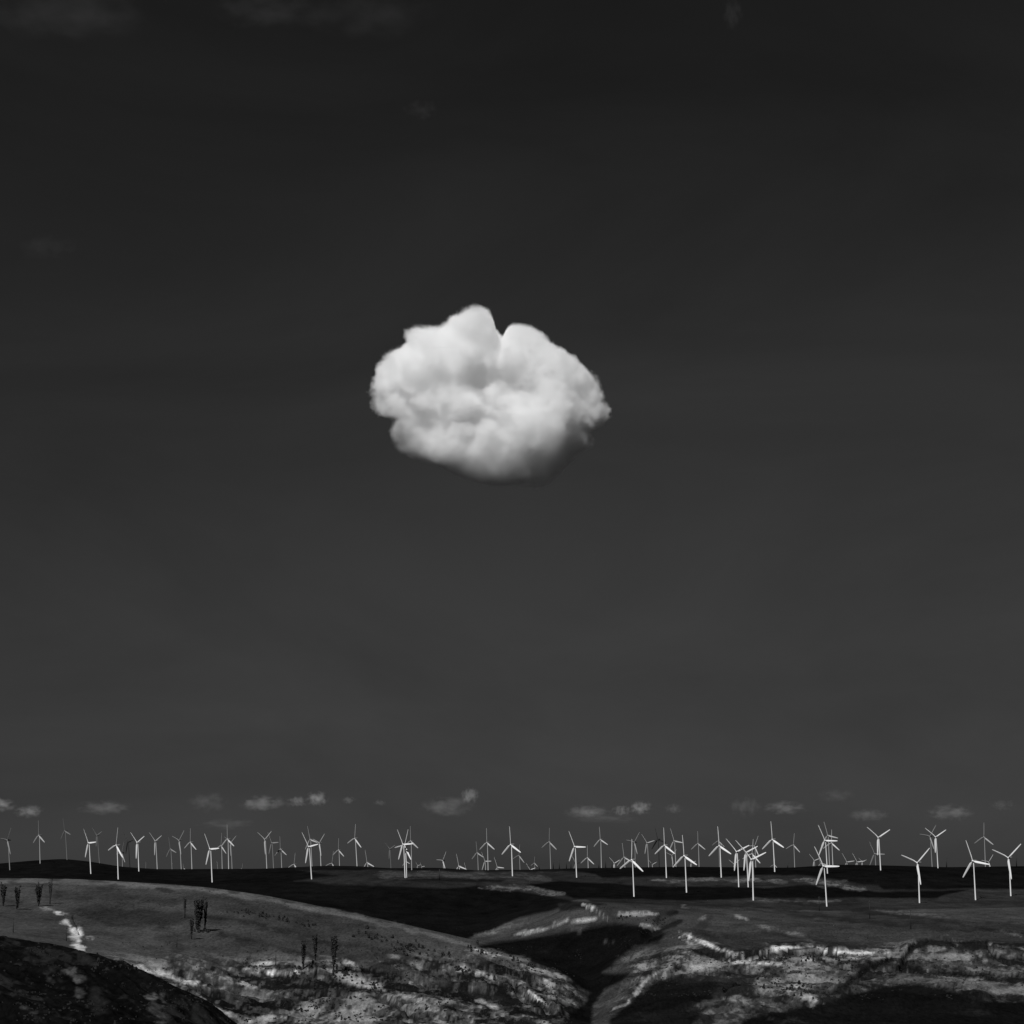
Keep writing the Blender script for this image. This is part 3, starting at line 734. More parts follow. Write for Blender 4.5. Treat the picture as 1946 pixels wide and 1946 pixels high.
def tall_tree(px, py_base, py_top, wpx, label, dense, seed):
    rnd = random.Random(seed)
    g = hit(px, py_base, 1450, 4300)
    H = (py_base - py_top) / FPX * g.y; wd = 1.0 * wpx / FPX * g.y / 2
    root = bpy.data.objects.new('tall_tree', None); COL.objects.link(root); root.location = g + Vector((0, 0, -.3))
    tag(root, label, 'tree', 'dark upright trees on the left hill')
    parts = [tube([(0, 0, 0), (rnd.uniform(-.3, .3), 0, H * .3), (rnd.uniform(-.6, .6), 0, H * .62)], [H * .022, H * .017, H * .01])]
    tips = []
    for k in range(12):
        z0 = H * rnd.uniform(.04, .5); a = rnd.uniform(0, 6.28); rr = wd * rnd.uniform(.5, 1)
        z1 = H * rnd.uniform(.75, 1.0)
        parts.append(tube([(0, 0, z0), (rr * .7 * math.cos(a), rr * .7 * math.sin(a), z0 + (z1 - z0) * .35), (rr * math.cos(a), rr * math.sin(a), z1)], [H * .011, H * .008, H * .003], 5))
        tips.append((rr * math.cos(a), rr * math.sin(a), z0, z1))
    V, F = join(parts); link_mesh('trunk', V, F, bark, root)
    def fn(r):
        tx, ty, z0, z1 = r.choice(tips); t = r.uniform(.02, 1)
        return (tx * min(1, t + .2) + r.gauss(0, .12 * wd + .15), ty * min(1, t + .2) + r.gauss(0, .12 * wd + .15), z0 + (z1 - z0) * t)
    V, F = leaf_clumps(int(dense * 3.4), fn, max(.4, wd * .2), rnd); link_mesh('crown', V, F, leaf, root, False)

TREES = [
 (6,1722,1676,11,'dark upright tree cut by the left edge, below the hill crest',150),
 (32,1728,1683,12,'dark upright tree second in from the left edge',170),
 (73,1722,1677,12,'dark upright tree third along the row near the hill crest',170),
 (95,1718,1670,8,'slender forked bare tree, rightmost of the row at the left',50),
 (351,1745,1698,7,'thin forked tree just left of the dense dark clump on the hill',50),
 (376,1770,1710,16,'widest and densest dark tree on the middle of the left hill',520),
 (389,1768,1703,9,'dark tree joined to the right side of the dense one',200),
 (364,1785,1742,9,'lower dark tree at the foot of the dense clump',150),
 (577,1842,1786,11,'upright dark tree leftmost of three above the pale bank',220),
 (599,1824,1774,11,'upright dark tree middle of three above the pale bank',200),
 (634,1846,1778,13,'upright dark tree rightmost of three above the pale bank',260),
]
for k, (px, pb, pt, w_, lab, dn) in enumerate(TREES):
    tall_tree(px, pb, pt, w_, lab, dn, 40 + k)

def mast(name, px, pb, pt, label, cat, lo=1450, hi=4300, cross=True, wpx=1.6):
    g = hit(px, pb, lo, hi)
    if g is None: g = GY_(px, 6600)
    H = (pb - pt) / FPX * g.y; r = wpx / FPX * g.y / 2
    root = bpy.data.objects.new(name, None); COL.objects.link(root); root.location = g + Vector((0, 0, -.2))
    tag(root, label, cat, 'dark poles on the hills' if cat == 'pole' else 'dark slender masts on the skyline')
    V, F = tube([(0, 0, 0), (0, 0, H)], [r, r * .6], 8); link_mesh('pole', V, F, polem, root)
    if cross:
        vs, fs = rounded_box(-r * 2.6, r * 2.6, -r * 1.4, -r * .9, H * .9, H * .9 + r * .8, r * .1)
        link_mesh('crossarm', vs, fs, polem, root)
        V, F = join([tube([(sx * r * 2.2, -r * 1.1, H * .9 + r * .7), (sx * r * 2.2, -r * 1.1, H * .9 + r * 1.6)], [r * .25, r * .2], 6) for sx in (-1, 0, 1)])
        link_mesh('insulator', V, F, polem, root)
for px, pb, pt, lab in [
 (25,1772,1744,'thin dark pole low at the left, above the shaded slope'),
 (126,1788,1762,'short dark pole just left of the white gully'),
 (336,1800,1777,'thin dark pole below and left of the dense tree clump'),
 (524,1834,1806,'lone dark pole at the edge of the pale bank'),
 (876,1915,1896,'short dark pole on the lower slope right of centre'),
 (1557,1731,1704,'dark pole beside the nearest turbine on the right, leftmost of three'),
 (1653,1746,1712,'dark pole on the right-hand slope, middle of three'),
 (1731,1766,1728,'dark pole on the right-hand slope, rightmost of three'),
 (1649,1784,1776,'very short dark post on the right-hand slope'),
]:
    mast('utility_pole', px, pb, pt, lab, 'pole')
mast('dark_upright', 835, 1672, 1652, 'dark mast on the field below the central skyline', 'mast', 3900, 7400, False, 2)
for k, (px, pt) in enumerate([(1051.5,1633),(1063,1634),(1076.5,1633),(1085,1636),(1138,1637),(1151,1630),(1163,1637),(1238,1635),(1932,1624),(1799,1630),(1497,1640),(1025,1643)]):
    Y = 6720.0; X = float(tan_of(px, 1650)) * Y; g = Vector((X, Y, ground(X, Y)))
    H = float(slope_of(pt)) * Y - g.z; 
    if H < 6: H = 6
    r = 1.5
    root = bpy.data.objects.new('dark_upright', None); COL.objects.link(root); root.location = g  # far turbine towers in cloud shade, drawn as plain dark poles
    where = ['right of the skyline turbine near the middle', 'second from left in the row at mid skyline', 'third from left in the row at mid skyline', 'fourth in the row, just left of a large turbine',
             'left of the mid-size turbine right of centre', 'tall one right of the mid-size turbine right of centre', 'beside the tiny turbine right of centre', 'between two skyline turbines right of centre',
             'nearest the right edge of the photo', 'alone between the paired and the rightmost turbines', 'short one left of a skyline turbine on the right', 'short faint one leftmost of the mid skyline row'][k]
    tag(root, 'dark far turbine tower on the ridge, ' + where, 'mast', 'dark slender masts on the skyline')
    V, F = tube([(0, 0, -1), (0, 0, H)], [r, r * .5], 8); link_mesh('pole', V, F, polem, root)  # shade on the tower is put into the dark pole colour
    V, F = tube([(0, 0, H * .96), (r * 2.2, 0, H * .97)], [r * .35, r * .25], 6); link_mesh('side_arm', V, F, polem, root)

# low scrub nobody could count, thickest on the broken ground
def scrub():
    rnd = random.Random(5); V, F = [], []
    zones = [((450, 1110), (1800, 1946), 2600, .75), ((120, 1110), (1680, 1850), 700, .55), ((1180, 1946), (1770, 1900), 2300, .7), ((1130, 1946), (1712, 1770), 700, .7), ((0, 440), (1775, 1946), 1500, .28)]
    for (x0, x1), (y0, y1), cnt_, sz in zones:
        for _ in range(cnt_):
            px, py = rnd.uniform(x0, x1), rnd.uniform(y0, y1)
            cl = float(fbm(np.array([px / 38.0]), np.array([py / 9.0]), 3, 401)[0])
            if cl < .47 + .2 * rnd.random(): continue
            g = hit(px, py, 500, 4300)
            if g is None: continue
            if sz < .5 and g.y > 1000: continue
            h_ = sz * rnd.uniform(.5, 1.5); w_ = sz * rnd.uniform(.6, 1.8)
            for q_ in range(5):
                a = rnd.uniform(0, 3.14); c_ = Vector((rnd.uniform(-w_, w_) * .6, rnd.uniform(-w_, w_) * .6, 0)) + g
                dx, dy = math.cos(a) * w_ * .6, math.sin(a) * w_ * .6; o = len(V)
                V += [(c_.x - dx, c_.y - dy, g.z - .15), (c_.x + dx, c_.y + dy, g.z - .15), (c_.x + dx * .8, c_.y + dy * .8, g.z + h_ * rnd.uniform(.5, 1)), (c_.x - dx * .2, c_.y - dy * .2, g.z + h_ * rnd.uniform(.9, 1.3)), (c_.x - dx * .9, c_.y - dy * .9, g.z + h_ * rnd.uniform(.4, .9))]
                F.append((o, o + 1, o + 2, o + 3, o + 4))
    o = link_mesh('scrub', V, F, scrub_mat, None, False)
    tag(o, 'low dark scrub scattered over the broken hillsides', 'scrub', kind='stuff')
scrub_mat = matte('dry_scrub', 0.007, .9, .05, .6)
scrub()

# shrubs
def shrub_mesh(seed, tall):
    rnd = random.Random(seed)
    def fn(r):
        a = r.uniform(0, 6.28); q_ = math.sqrt(r.random()); z = r.random() ** .8
        w_ = (1 - .6 * z * z) * q_
        return (w_ * math.cos(a), w_ * math.sin(a), z * tall)
    V, F = leaf_clumps(90, fn, .28, rnd)
    st = [tube([(0, 0, -.1), (rnd.uniform(-.4, .4), rnd.uniform(-.4, .4), tall * .8)], [.07, .03], 5) for _ in range(4)]
    V2, F2 = join(st + [(V, F)])
    m_ = bpy.data.meshes.new('shrub'); m_.from_pydata(V2, [], F2); m_.update(); m_.materials.append(leaf); return m_
SH = [shrub_mesh(s_, t_) for s_, t_ in ((1, 1.0), (2, 1.5), (3, 2.2), (4, 1.3))]
AREAS = [
 ([(432,1727),(470,1735),(500,1741),(530,1748),(560,1752),(600,1760)], 44, 5, (.8, 1.5), 'small dark upright shrub in the line high on the left hill'),
 ([(670,1770),(720,1785),(770,1800),(800,1805),(850,1820)], 60, 9, (.9, 1.9), 'dark shrub in the thicket across the middle of the left hill'),
 ([(890,1805),(930,1812),(1000,1830),(1010,1845)], 34, 8, (.8, 1.7), 'dark shrub on the pale ground near the end of the left hill'),
 ([(860,1840),(900,1850),(960,1880),(990,1890)], 26, 9, (.8, 1.8), 'dark shrub low down by the gullies of the left hill'),
 ([(560,1838),(600,1836),(650,1846),(662,1852)], 22, 6, (.9, 1.9), 'dark shrub among the three upright trees above the pale bank'),
 ([(365,1768),(380,1772),(395,1770)], 9, 4, (.9, 1.8), 'dark shrub at the foot of the dense tree clump'),
 ([(620,1850),(680,1860),(720,1880),(700,1870)], 18, 9, (.7, 1.4), 'dark shrub scattered over the pale foot of the left hill'),
 ([(1160,1745),(1200,1745),(1240,1750),(1262,1752)], 26, 5, (.9, 1.8), 'dark shrub on the pale ridge right of the gorge'),
 ([(1440,1825),(1500,1822),(1580,1826),(1620,1835)], 30, 6, (.8, 1.6), 'dark shrub along the pale bank on the right slope'),
 ([(1420,1860),(1480,1870),(1540,1895),(1520,1880)], 30, 12, (.7, 1.4), 'dark shrub below the pale bank on the right slope'),
 ([(1720,1828),(1800,1840),(1900,1855)], 14, 8, (.7, 1.3), 'dark shrub on the slope at far right'),
]
rnd = random.Random(99)
for pts, cnt_, spread, (s0, s1), lab in AREAS:
    for _ in range(cnt_):
        t = rnd.uniform(0, len(pts) - 1.001); i0 = int(t); f = t - i0
        px = pts[i0][0] * (1 - f) + pts[i0 + 1][0] * f + rnd.gauss(0, spread * .6)
        py = pts[i0][1] * (1 - f) + pts[i0 + 1][1] * f + rnd.gauss(0, spread * .6)
        g = hit(px, py, 1450, 4300)
        if g is None: continue
        o = bpy.data.objects.new('shrub', rnd.choice(SH)); COL.objects.link(o)
        s_ = rnd.uniform(s0, s1)
        o.location = g + Vector((0, 0, -.1)); o.scale = (s_ * rnd.uniform(.7, 1.2), s_, s_ * rnd.uniform(.9, 1.5)); o.rotation_euler = (0, 0, rnd.uniform(0, 6))
        tag(o, lab, 'shrub', lab.replace('dark shrub', 'dark shrubs').replace('upright shrub', 'upright shrubs'))

# ------------------------------------------------------------------ the great cloud
CY = 8000.0
zoom = [(870,95),(930,110),(965,150),(980,200),(985,240),(1010,280),(1030,318),(1056,318),(1062,262),(1100,230),(1160,217),(1230,235),(1320,280),(1370,330),(1450,375),(1530,440),(1600,490),(1680,550),(1730,620),(1765,700),(1795,790),(1800,850),(1775,900),(1740,950),(1680,965),(1650,975),(1665,1020),(1670,1060),(1620,1090),(1560,1120),(1500,1180),(1440,1250),(1380,1320),(1300,1350),(1150,1362),(1000,1360),(900,1345),(800,1310),(700,1270),(600,1225),(500,1190),(400,1150),(330,1110),(300,1060),(270,1010),(245,970),(265,930),(275,880),(200,880),(150,855),(125,800),(120,740),(105,660),(130,600),(160,530),(200,460),(260,415),(340,375),(355,330),(345,285),(400,225),(500,212),(590,205),(650,180),(720,145),(790,105)]
outline = [(680 + x / 3.788, 560 + y / 3.788) for x, y in zoom]
CC = (931.0, 757.0)
ctr = at(CC[0], CC[1], CY)
AX = ctr.normalized(); RT = AX.cross(Vector((0, 0, 1))).normalized(); UPV = RT.cross(AX)
CLOUD_ROT = Matrix((RT, AX, UPV)).transposed().to_euler()       # its broad side faces the viewer
loc2 = []
for (x, y) in outline:
    p = at(x, y, CY); p = p * (ctr.length / p.dot(AX)) - ctr
    loc2.append((p.dot(RT) * .982, p.dot(UPV) * .982))
NA = 180
angs = np.linspace(0, 1, NA + 1)
rad = np.zeros(NA + 1)
for a_i, a in enumerate(angs):
    th = a * 2 * math.pi - math.pi
    dx, dz = math.cos(th), math.sin(th); best = 0
    for (x0, z0), (x1, z1) in zip(loc2, loc2[1:] + loc2[:1]):
        ex, ez = x1 - x0, z1 - z0
        det = dx * (-ez) + ex * dz
        if abs(det) < 1e-9: continue
        t = (x0 * (-ez) + ex * z0) / det
        u = (dx * z0 - dz * x0) / det
        if t > 0 and -1e-6 <= u <= 1 + 1e-6: best = max(best, t)
    rad[a_i] = best
rad[-1] = rad[0]
RMAX = 480.0
DEPTH = 250.0

def h3(ix, iy, iz, seed):
    h = (ix.astype(np.int64) * 374761393 + iy.astype(np.int64) * 668265263 + iz.astype(np.int64) * 2147483647 + seed * 1442695041) & 0xFFFFFFFF
    h = ((h ^ (h >> 13)) * 1274126177) & 0xFFFFFFFF
    h = ((h ^ (h >> 15)) * 2246822519) & 0xFFFFFFFF
    return ((h ^ (h >> 16)) & 0xFFFF) / 65535.0

def billow3(P, cell, seed):
    """Cauliflower relief, 0 in the creases to 1 on the lobes (rounded cells)."""
    Q = P / cell; b0 = np.floor(Q); best = np.full(len(P), 9.0)
    for dx in (-1, 0, 1):
        for dy in (-1, 0, 1):
            for dz in (-1, 0, 1):
                c = b0 + np.array([dx, dy, dz])
                j = np.stack([h3(c[:, 0], c[:, 1], c[:, 2], seed + k) for k in range(3)], 1)
                best = np.minimum(best, ((c + .1 + .8 * j - Q) ** 2).sum(1))
    return np.sqrt(np.clip(1 - best / 1.15, 0, 1))

def noise3(P, cell, seed):
    Q = P / cell; b = np.floor(Q); f = Q - b; f = f * f * (3 - 2 * f); out = 0
    for dx in (0, 1):
        for dy in (0, 1):
            for dz in (0, 1):
                w = (f[:, 0] if dx else 1 - f[:, 0]) * (f[:, 1] if dy else 1 - f[:, 1]) * (f[:, 2] if dz else 1 - f[:, 2])
                out = out + w * h3(b[:, 0] + dx, b[:, 1] + dy, b[:, 2] + dz, seed)
    return out

def cloud_hull(NA_, NB, grow, detail):
    th = np.linspace(-math.pi, math.pi, NA_, endpoint=False)
    ph = np.linspace(0, math.pi, NB + 1)
    # rows are spaced evenly along the profile, denser where it faces us
    TH, PH = np.meshgrid(th, ph)
    r = np.interp(TH, angs * 2 * math.pi - math.pi, rad) + grow
    # the cloud is plump: blend the rim's outline into a rounder body away from the rim
    sp = np.abs(np.sin(PH)) ** .85
    rim = np.abs(np.sin(PH)) ** 3
    mean = 330.0
    rr = (r * (.35 + .65 * rim) + mean * .65 * (1 - rim) * (r / (r + 60)))
    P = np.stack([rr * np.cos(TH) * sp, -(DEPTH + grow) * np.cos(PH), rr * np.sin(TH) * sp], -1).reshape(-1, 3)
    if detail:
        wv = np.stack([noise3(P, 90, 5), noise3(P, 90, 6), noise3(P, 90, 7)], 1) - .5
        Pw = P + 50 * wv
        face = 1 - rim.reshape(-1)
        lo = smoothstep(-60, -230, P[:, 2])             # flatter, softer base
        n1 = billow3(Pw, 190, 3) - .62
        n2 = billow3(Pw + 18 * (np.stack([noise3(P, 30, 8), noise3(P, 30, 9), noise3(P, 30, 10)], 1) - .5), 80, 13) - .62
        n3 = billow3(Pw, 34, 23) - .6
        n4 = billow3(P + 6 * wv, 15, 33) - .6
        n5 = noise3(P, 7, 43) - .5
        d = n1 * (16 + 105 * face) + n2 * (14 + 40 * face) * (1 - .5 * lo) + (n3 * (10 + 8 * face) + n4 * 7 + n5 * 5) * (1 - .55 * lo)
        L = np.linalg.norm(P / np.array([1, .8, 1]), axis=1)
        N = P / np.maximum(L, 1)[:, None]
        P = P + N * (d + 6)[:, None]
    idx = np.arange((NB + 1) * NA_).reshape(NB + 1, NA_)
    nx = np.roll(idx, -1, 1)
    Q = np.stack([idx[:-1], nx[:-1], nx[1:], idx[1:]], -1).reshape(-1, 4)
    return P, Q

def big_mesh(name, P, Q, mat):
    me = bpy.data.meshes.new(name)
    me.vertices.add(len(P)); me.vertices.foreach_set('co', P.astype(np.float32).ravel())
    me.loops.add(Q.size); me.loops.foreach_set('vertex_index', Q.ravel().astype(np.int32))
    me.polygons.add(len(Q))
    me.polygons.foreach_set('loop_start', (np.arange(len(Q)) * 4).astype(np.int32))
    me.polygons.foreach_set('loop_total', np.full(len(Q), 4, np.int32))
    me.update(calc_edges=True)
    bm = bmesh.new(); bm.from_mesh(me)
    bmesh.ops.remove_doubles(bm, verts=bm.verts, dist=.01); bmesh.ops.recalc_face_normals(bm, faces=bm.faces)
    bm.to_mesh(me); bm.free()
    me.materials.append(mat)
    o = bpy.data.objects.new(name, me); COL.objects.link(o)
    return o

def mist(name, density, aniso=0.0):
    m, n, l = mat_new(name)
    sc_ = n.new('ShaderNodeVolumeScatter'); sc_.inputs['Color'].default_value = (1, 1, 1, 1)
    sc_.inputs['Anisotropy'].default_value = aniso; sc_.inputs['Density'].default_value = density
    tr = n.new('ShaderNodeBsdfTransparent'); df = n.new('ShaderNodeBsdfDiffuse')
    mx = n.new('ShaderNodeMixShader'); mx.inputs[0].default_value = 0.0
    l.new(tr.outputs[0], mx.inputs[1]); l.new(df.outputs[0], mx.inputs[2])
    out = n.new('ShaderNodeOutputMaterial')
    l.new(mx.outputs[0], out.inputs['Surface']); l.new(sc_.outputs[0], out.inputs['Volume'])
    return m

VOX = 4.0
def cloud_body():
    """The cumulus itself: a density grid made by nodes, lobed in three sizes, crisp above and soft below."""
    m, n, l = mat_new('cumulus')
    pv = n.new('ShaderNodeVolumePrincipled'); pv.inputs['Color'].default_value = (.980, .980, .980, 1)
    pv.inputs['Density'].default_value = CLOUD_DENSITY; pv.inputs['Anisotropy'].default_value = 0.0
    out = n.new('ShaderNodeOutputMaterial'); l.new(pv.outputs[0], out.inputs['Volume'])
    ng = bpy.data.node_groups.new('cumulus_density', 'GeometryNodeTree')
    ng.interface.new_socket('Geometry', in_out='OUTPUT', socket_type='NodeSocketGeometry')
    N, L = ng.nodes, ng.links
    def M(op, a, b=None, c=None, clamp=False):
        x = N.new('ShaderNodeMath'); x.operation = op; x.use_clamp = clamp
        for k, vv in enumerate((a, b, c)):
            if vv is None: continue
            if isinstance(vv, (int, float)): x.inputs[k].default_value = vv
            else: L.new(vv, x.inputs[k])
        return x.outputs[0]
    def VM(op, a, b):
        x = N.new('ShaderNodeVectorMath'); x.operation = op
        for k, vv in enumerate((a, b)):
            if isinstance(vv, tuple): x.inputs[k].default_value = vv
            else: L.new(vv, x.inputs[k])
        return x.outputs[0]
    def noise(vec, scale, detail, rough, col=False):
        x = N.new('ShaderNodeTexNoise'); x.inputs['Scale'].default_value = scale; x.inputs['Detail'].default_value = detail; x.inputs['Roughness'].default_value = rough
        L.new(vec, x.inputs['Vector']); return x.outputs['Color' if col else 0]
    def billow(vec, cell):
        x = N.new('ShaderNodeTexVoronoi'); x.feature = 'F1'; x.inputs['Scale'].default_value = 1 / cell
        L.new(vec, x.inputs['Vector']); d = x.outputs['Distance']
        return M('SQRT', M('MAXIMUM', M('SUBTRACT', 1.05, M('MULTIPLY', d, d)), 0.0))
    def smooth(v, a, b, c=0.0, d=1.0):
        x = N.new('ShaderNodeMapRange'); x.interpolation_type = 'SMOOTHSTEP'
        x.inputs['From Min'].default_value = a; x.inputs['From Max'].default_value = b; x.inputs['To Min'].default_value = c; x.inputs['To Max'].default_value = d
        L.new(v, x.inputs['Value']); return x.outputs[0]
    pos = N.new('GeometryNodeInputPosition').outputs[0]
    sx = N.new('ShaderNodeSeparateXYZ'); L.new(pos, sx.inputs[0]); X, Y, Zc = sx.outputs
    warp = VM('SUBTRACT', noise(pos, .006, 3, .55, True), (.5, .5, .5))
    pw = VM('ADD', pos, VM('MULTIPLY', warp, (110, 110, 110)))
    warp2 = VM('SUBTRACT', noise(pos, .03, 3, .6, True), (.5, .5, .5))
    pw2 = VM('ADD', pw, VM('MULTIPLY', warp2, (34, 34, 34)))
    a01 = M('MULTIPLY_ADD', M('ARCTAN2', Zc, X), 1 / (2 * math.pi), .5)
    fc = N.new('ShaderNodeFloatCurve'); c0 = fc.mapping.curves[0]
    c0.points[0].location = (0, rad[0] / RMAX); c0.points[1].location = (1, rad[-1] / RMAX)
    for i in range(1, NA): c0.points.new(angs[i], rad[i] / RMAX)
    for p in c0.points: p.handle_type = 'VECTOR'
    fc.mapping.update()
    L.new(a01, fc.inputs['Value'])
    rr = M('MULTIPLY', fc.outputs[0], RMAX)
    rxz = M('SQRT', M('ADD', M('MULTIPLY', X, X), M('MULTIPLY', Zc, Zc)))
    q1 = M('DIVIDE', rxz, rr)
    q2 = M('DIVIDE', Y, DEPTH)
    rad2 = M('POWER', M('ADD', M('POWER', q1, 3.2), M('POWER', M('ABSOLUTE', q2), 3.2)), 1 / 3.2)
    F_ = M('MULTIPLY', M('SUBTRACT', 1.0, rad2), 300.0)
    face = M('MINIMUM', M('MULTIPLY', M('ABSOLUTE', q2), 1.6), 1.0)       # 0 at the outline, 1 on the near and far sides
    low = smooth(Zc, -40, -230)
    bb1 = billow(pw, 210); b1 = M('ADD', M('MULTIPLY', M('SUBTRACT', bb1, .97), M('MULTIPLY', face, 190)), M('MULTIPLY', M('SUBTRACT', bb1, .75), 16))
    bb2 = billow(pw2, 88); b2 = M('ADD', M('MULTIPLY', M('SUBTRACT', bb2, .95), M('MULTIPLY', face, 40)), M('MULTIPLY', M('SUBTRACT', bb2, .74), 20))
    b3 = M('MULTIPLY', M('SUBTRACT', billow(pw2, 36), .68), M('MULTIPLY_ADD', face, 16, 18))
    b4 = M('MULTIPLY', M('SUBTRACT', billow(pw2, 16), .66), 11)
    f5 = M('MULTIPLY', M('SUBTRACT', noise(pos, .022, 7, .7), .5), 74)
    det = M('ADD', M('ADD', b2, b3), M('ADD', b4, f5))
    det = M('MULTIPLY', det, M('MULTIPLY_ADD', low, -.65, 1.0))
    dist = M('ADD', M('ADD', F_, M('MULTIPLY', b1, M('MULTIPLY_ADD', low, -.35, 1.0))), det)
    dist = M('ADD', dist, M('MULTIPLY_ADD', low, 22.0, CLOUD_GROW))
    # a hollow in the near side under the top lobes
    for cx_, cz_, rx_, rz_, dep_ in ((-20, 70, 120, 62, 120), (95, 20, 80, 50, 60), (-170, 60, 45, 80, 50), (175, -115, 95, 75, -75), (-120, -185, 110, 50, -45)):
        gx = M('DIVIDE', M('SUBTRACT', X, cx_), rx_); gz = M('DIVIDE', M('SUBTRACT', Zc, cz_), rz_)
        g = M('EXPONENT', M('MULTIPLY', M('ADD', M('MULTIPLY', gx, gx), M('MULTIPLY', gz, gz)), -1.0))
        side = smooth(Y, 0, -DEPTH * .6)
        dist = M('SUBTRACT', dist, M('MULTIPLY', M('MULTIPLY', g, side), dep_))
    soft = M('MULTIPLY_ADD', low, 46.0, 13.0)
    dn = M('DIVIDE', dist, soft, clamp=True)
    # thinner and thicker air inside
    inn = smooth(noise(pw2, .014, 5, .65), .38, .64, .25, 1.5)
    dn = M('MULTIPLY', dn, inn)
    vc = N.new('GeometryNodeVolumeCube')
    bx, bz0, bz1 = 470.0, -340.0, 360.0
    vc.inputs['Min'].default_value = (-bx, -DEPTH - 60, bz0); vc.inputs['Max'].default_value = (bx, DEPTH + 60, bz1)
    vc.inputs['Resolution X'].default_value = int(2 * bx / VOX); vc.inputs['Resolution Y'].default_value = int((2 * DEPTH + 120) / VOX / 1.4); vc.inputs['Resolution Z'].default_value = int((bz1 - bz0) / VOX)
    L.new(dn, vc.inputs['Density'])
    sm = N.new('GeometryNodeSetMaterial'); sm.inputs['Material'].default_value = m
    L.new(vc.outputs[0], sm.inputs['Geometry'])
    go = N.new('NodeGroupOutput'); L.new(sm.outputs[0], go.inputs[0])
    me = bpy.data.volumes.new('cloud_body')
    me.materials.append(m)
    o = bpy.data.objects.new('cloud_body', me); COL.objects.link(o)
    md = o.modifiers.new('density', 'NODES'); md.node_group = ng
    return o
CLOUD_DENSITY = 0.034
CLOUD_GROW = -3.0
P_, Q_ = cloud_hull(420, 160, -10, True)
gc = big_mesh('great_cloud', P_, Q_, mist('thin_mist', 0.00012))
gc.location = ctr; gc.rotation_euler = CLOUD_ROT
tag(gc, 'single large bright white cumulus cloud alone in the dark sky', 'cloud')
body = cloud_body(); body.parent = gc

# ------------------------------------------------------------------ small low clouds and faint high ones
wm, n, l = mat_new('thin_cloud')
def math_(op, a, b=None, clamp=False):
    x = n.new('ShaderNodeMath'); x.operation = op; x.use_clamp = clamp
    for k, vv in enumerate((a, b)):
        if vv is None: continue
        if isinstance(vv, (int, float)): x.inputs[k].default_value = vv
        else: l.new(vv, x.inputs[k])
    return x.outputs[0]
tc = n.new('ShaderNodeTexCoord')
ln = n.new('ShaderNodeVectorMath'); ln.operation = 'LENGTH'; l.new(tc.outputs['Object'], ln.inputs[0])
oi = n.new('ShaderNodeObjectInfo')
off = n.new('ShaderNodeVectorMath'); off.operation = 'MULTIPLY_ADD'
geo = n.new('ShaderNodeNewGeometry')
l.new(tc.outputs['Object'], off.inputs[0]); off.inputs[1].default_value = (1.6, .8, 1.0)
rv = n.new('ShaderNodeCombineXYZ'); rm = math_('MULTIPLY', oi.outputs['Random'], 60.0)
l.new(rm, rv.inputs[0]); l.new(rm, rv.inputs[2]); l.new(rv.outputs[0], off.inputs[2])
nz = n.new('ShaderNodeTexNoise'); nz.inputs['Scale'].default_value = 1.9; nz.inputs['Detail'].default_value = 5; nz.inputs['Roughness'].default_value = .6
l.new(off.outputs[0], nz.inputs['Vector'])
f1 = math_('SUBTRACT', 1.0, ln.outputs['Value'])
f2 = math_('ADD', math_('MULTIPLY', f1, .9), math_('MULTIPLY', math_('SUBTRACT', nz.outputs[0], .56), 2.6))
f3 = math_('MULTIPLY', math_('MULTIPLY', f2, 1.2, clamp=True), math_('MULTIPLY', f1, 2.5, clamp=True))
at2 = n.new('ShaderNodeAttribute'); at2.attribute_type = 'OBJECT'; at2.attribute_name = 'thickness'
dn = math_('MULTIPLY', f3, at2.outputs['Fac'])
sc_ = n.new('ShaderNodeVolumeScatter'); sc_.inputs['Color'].default_value = (1, 1, 1, 1); l.new(dn, sc_.inputs['Density'])
tr = n.new('ShaderNodeBsdfTransparent'); df = n.new('ShaderNodeBsdfDiffuse'); mx = n.new('ShaderNodeMixShader'); mx.inputs[0].default_value = 0.0
l.new(tr.outputs[0], mx.inputs[1]); l.new(df.outputs[0], mx.inputs[2])
out = n.new('ShaderNodeOutputMaterial'); l.new(mx.outputs[0], out.inputs['Surface']); l.new(sc_.outputs[0], out.inputs['Volume'])
try: wm.cycles.volume_step_rate = 1.0
except Exception: pass

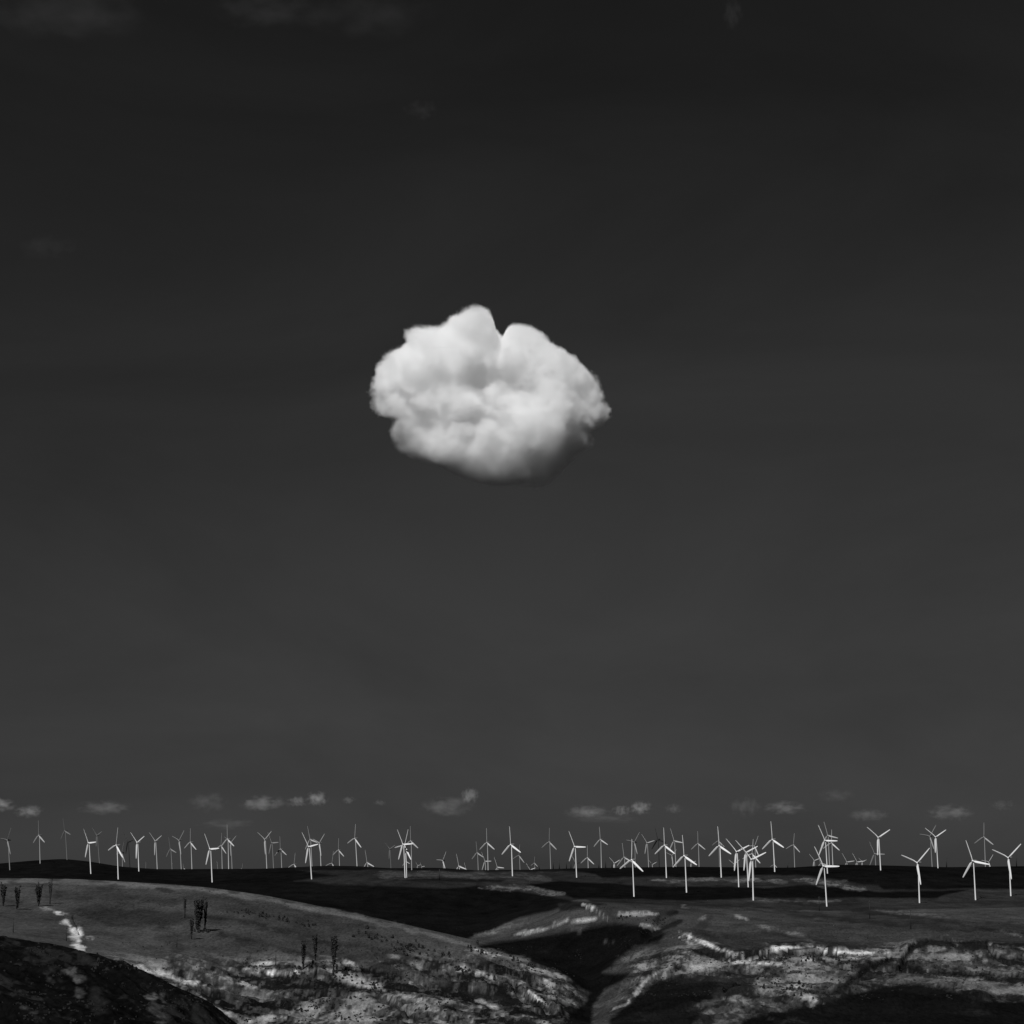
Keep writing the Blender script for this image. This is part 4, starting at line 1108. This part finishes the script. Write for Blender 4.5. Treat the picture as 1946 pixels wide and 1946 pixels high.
bm = bmesh.new(); bmesh.ops.create_icosphere(bm, subdivisions=4, radius=1.0)
wisp = bpy.data.meshes.new('small_cloud'); bm.to_mesh(wisp); bm.free(); wisp.materials.append(wm)
wisp.polygons.foreach_set('use_smooth', [True] * len(wisp.polygons))
WISPS = [   # centre column, row, half width, half height, optical depth, depth (m), label
 (-6,1530,42,13,.34,20000,'small bright low cloud at the left edge of the horizon'),
 (55,1542,30,11,.30,20000,'small low cloud just right of the one at the left edge'),
 (200,1535,55,13,.15,20000,'faint flat low cloud above the leftmost hill'),
 (395,1524,40,18,.08,21000,'very faint low cloud left of the paired bright ones'),
 (500,1527,50,15,.24,20000,'flat bright low cloud, left of the rounded one'),
 (565,1523,22,9,.22,20500,'little low cloud touching the left of the rounded one'),
 (603,1518,22,13,.40,20000,'rounded bright low cloud, left of centre above the skyline'),
 (662,1520,14,7,.12,21000,'tiny faint low cloud right of the rounded one'),
 (722,1525,14,6,.08,21000,'tiniest faint low cloud left of the central one'),
 (850,1532,55,18,.16,20000,'broad low cloud at the centre, below its bright knob'),
 (893,1512,19,14,.34,19500,'bright knob of cloud atop the central low cloud'),
 (1115,1543,46,12,.24,20000,'flat low cloud right of centre, left of the brighter one'),
 (1180,1540,20,9,.22,20500,'little low cloud between the flat and the brighter one'),
 (1216,1535,25,12,.36,20000,'brighter rounded low cloud right of centre'),
 (1280,1537,18,9,.10,21000,'tiny faint low cloud right of the brighter rounded one'),
 (1415,1533,35,17,.08,21000,'very faint low cloud left of the flat one at right'),
 (1492,1535,42,12,.20,20000,'flat low cloud in the right half above crowded turbines'),
 (1590,1512,40,12,.05,22000,'barely visible low cloud, highest in the right half'),
 (1650,1549,40,11,.14,20000,'faint low cloud above the Y-shaped turbine at right'),
 (1805,1544,50,14,.18,20000,'flat low cloud nearest the right edge'),
 (1905,1530,30,10,.05,21500,'barely visible low cloud at the right edge'),
 (1150,1555,70,9,.06,22000,'faint low streak of cloud under the pair right of centre'),
 (430,1566,60,10,.06,22000,'faint low streak of cloud behind the left turbines'),
 (110,22,210,50,.030,9500,'broad faint cloud in the top left corner'),
 (510,18,130,30,.032,9500,'faint cloud at the top edge left of centre'),
 (700,30,150,40,.022,9500,'faint high cloud at the top edge, right of the other two'),
 (800,208,42,20,.016,9500,'small faint smudge of high cloud left of centre'),
 (1392,25,24,30,.022,9500,'small faint upright wisp high in the right half'),
 (90,470,70,26,.014,9500,'small faint smudge of cloud at the left side'),
]
for k, (px, py, hw, hh, od, Y, lab) in enumerate(WISPS):
    o = bpy.data.objects.new('small_cloud', wisp); COL.objects.link(o)
    o.location = at(px, py, Y)
    sxm, szm = hw / FPX * Y * 1.15, hh / FPX * Y * 1.35
    sym = sxm * .55
    o.scale = (sxm, sym, szm)
    o['thickness'] = float(od * 2.7 / (2 * sym))
    tag(o, lab, 'cloud', 'small low clouds along the horizon' if py > 1000 else 'faint high clouds')
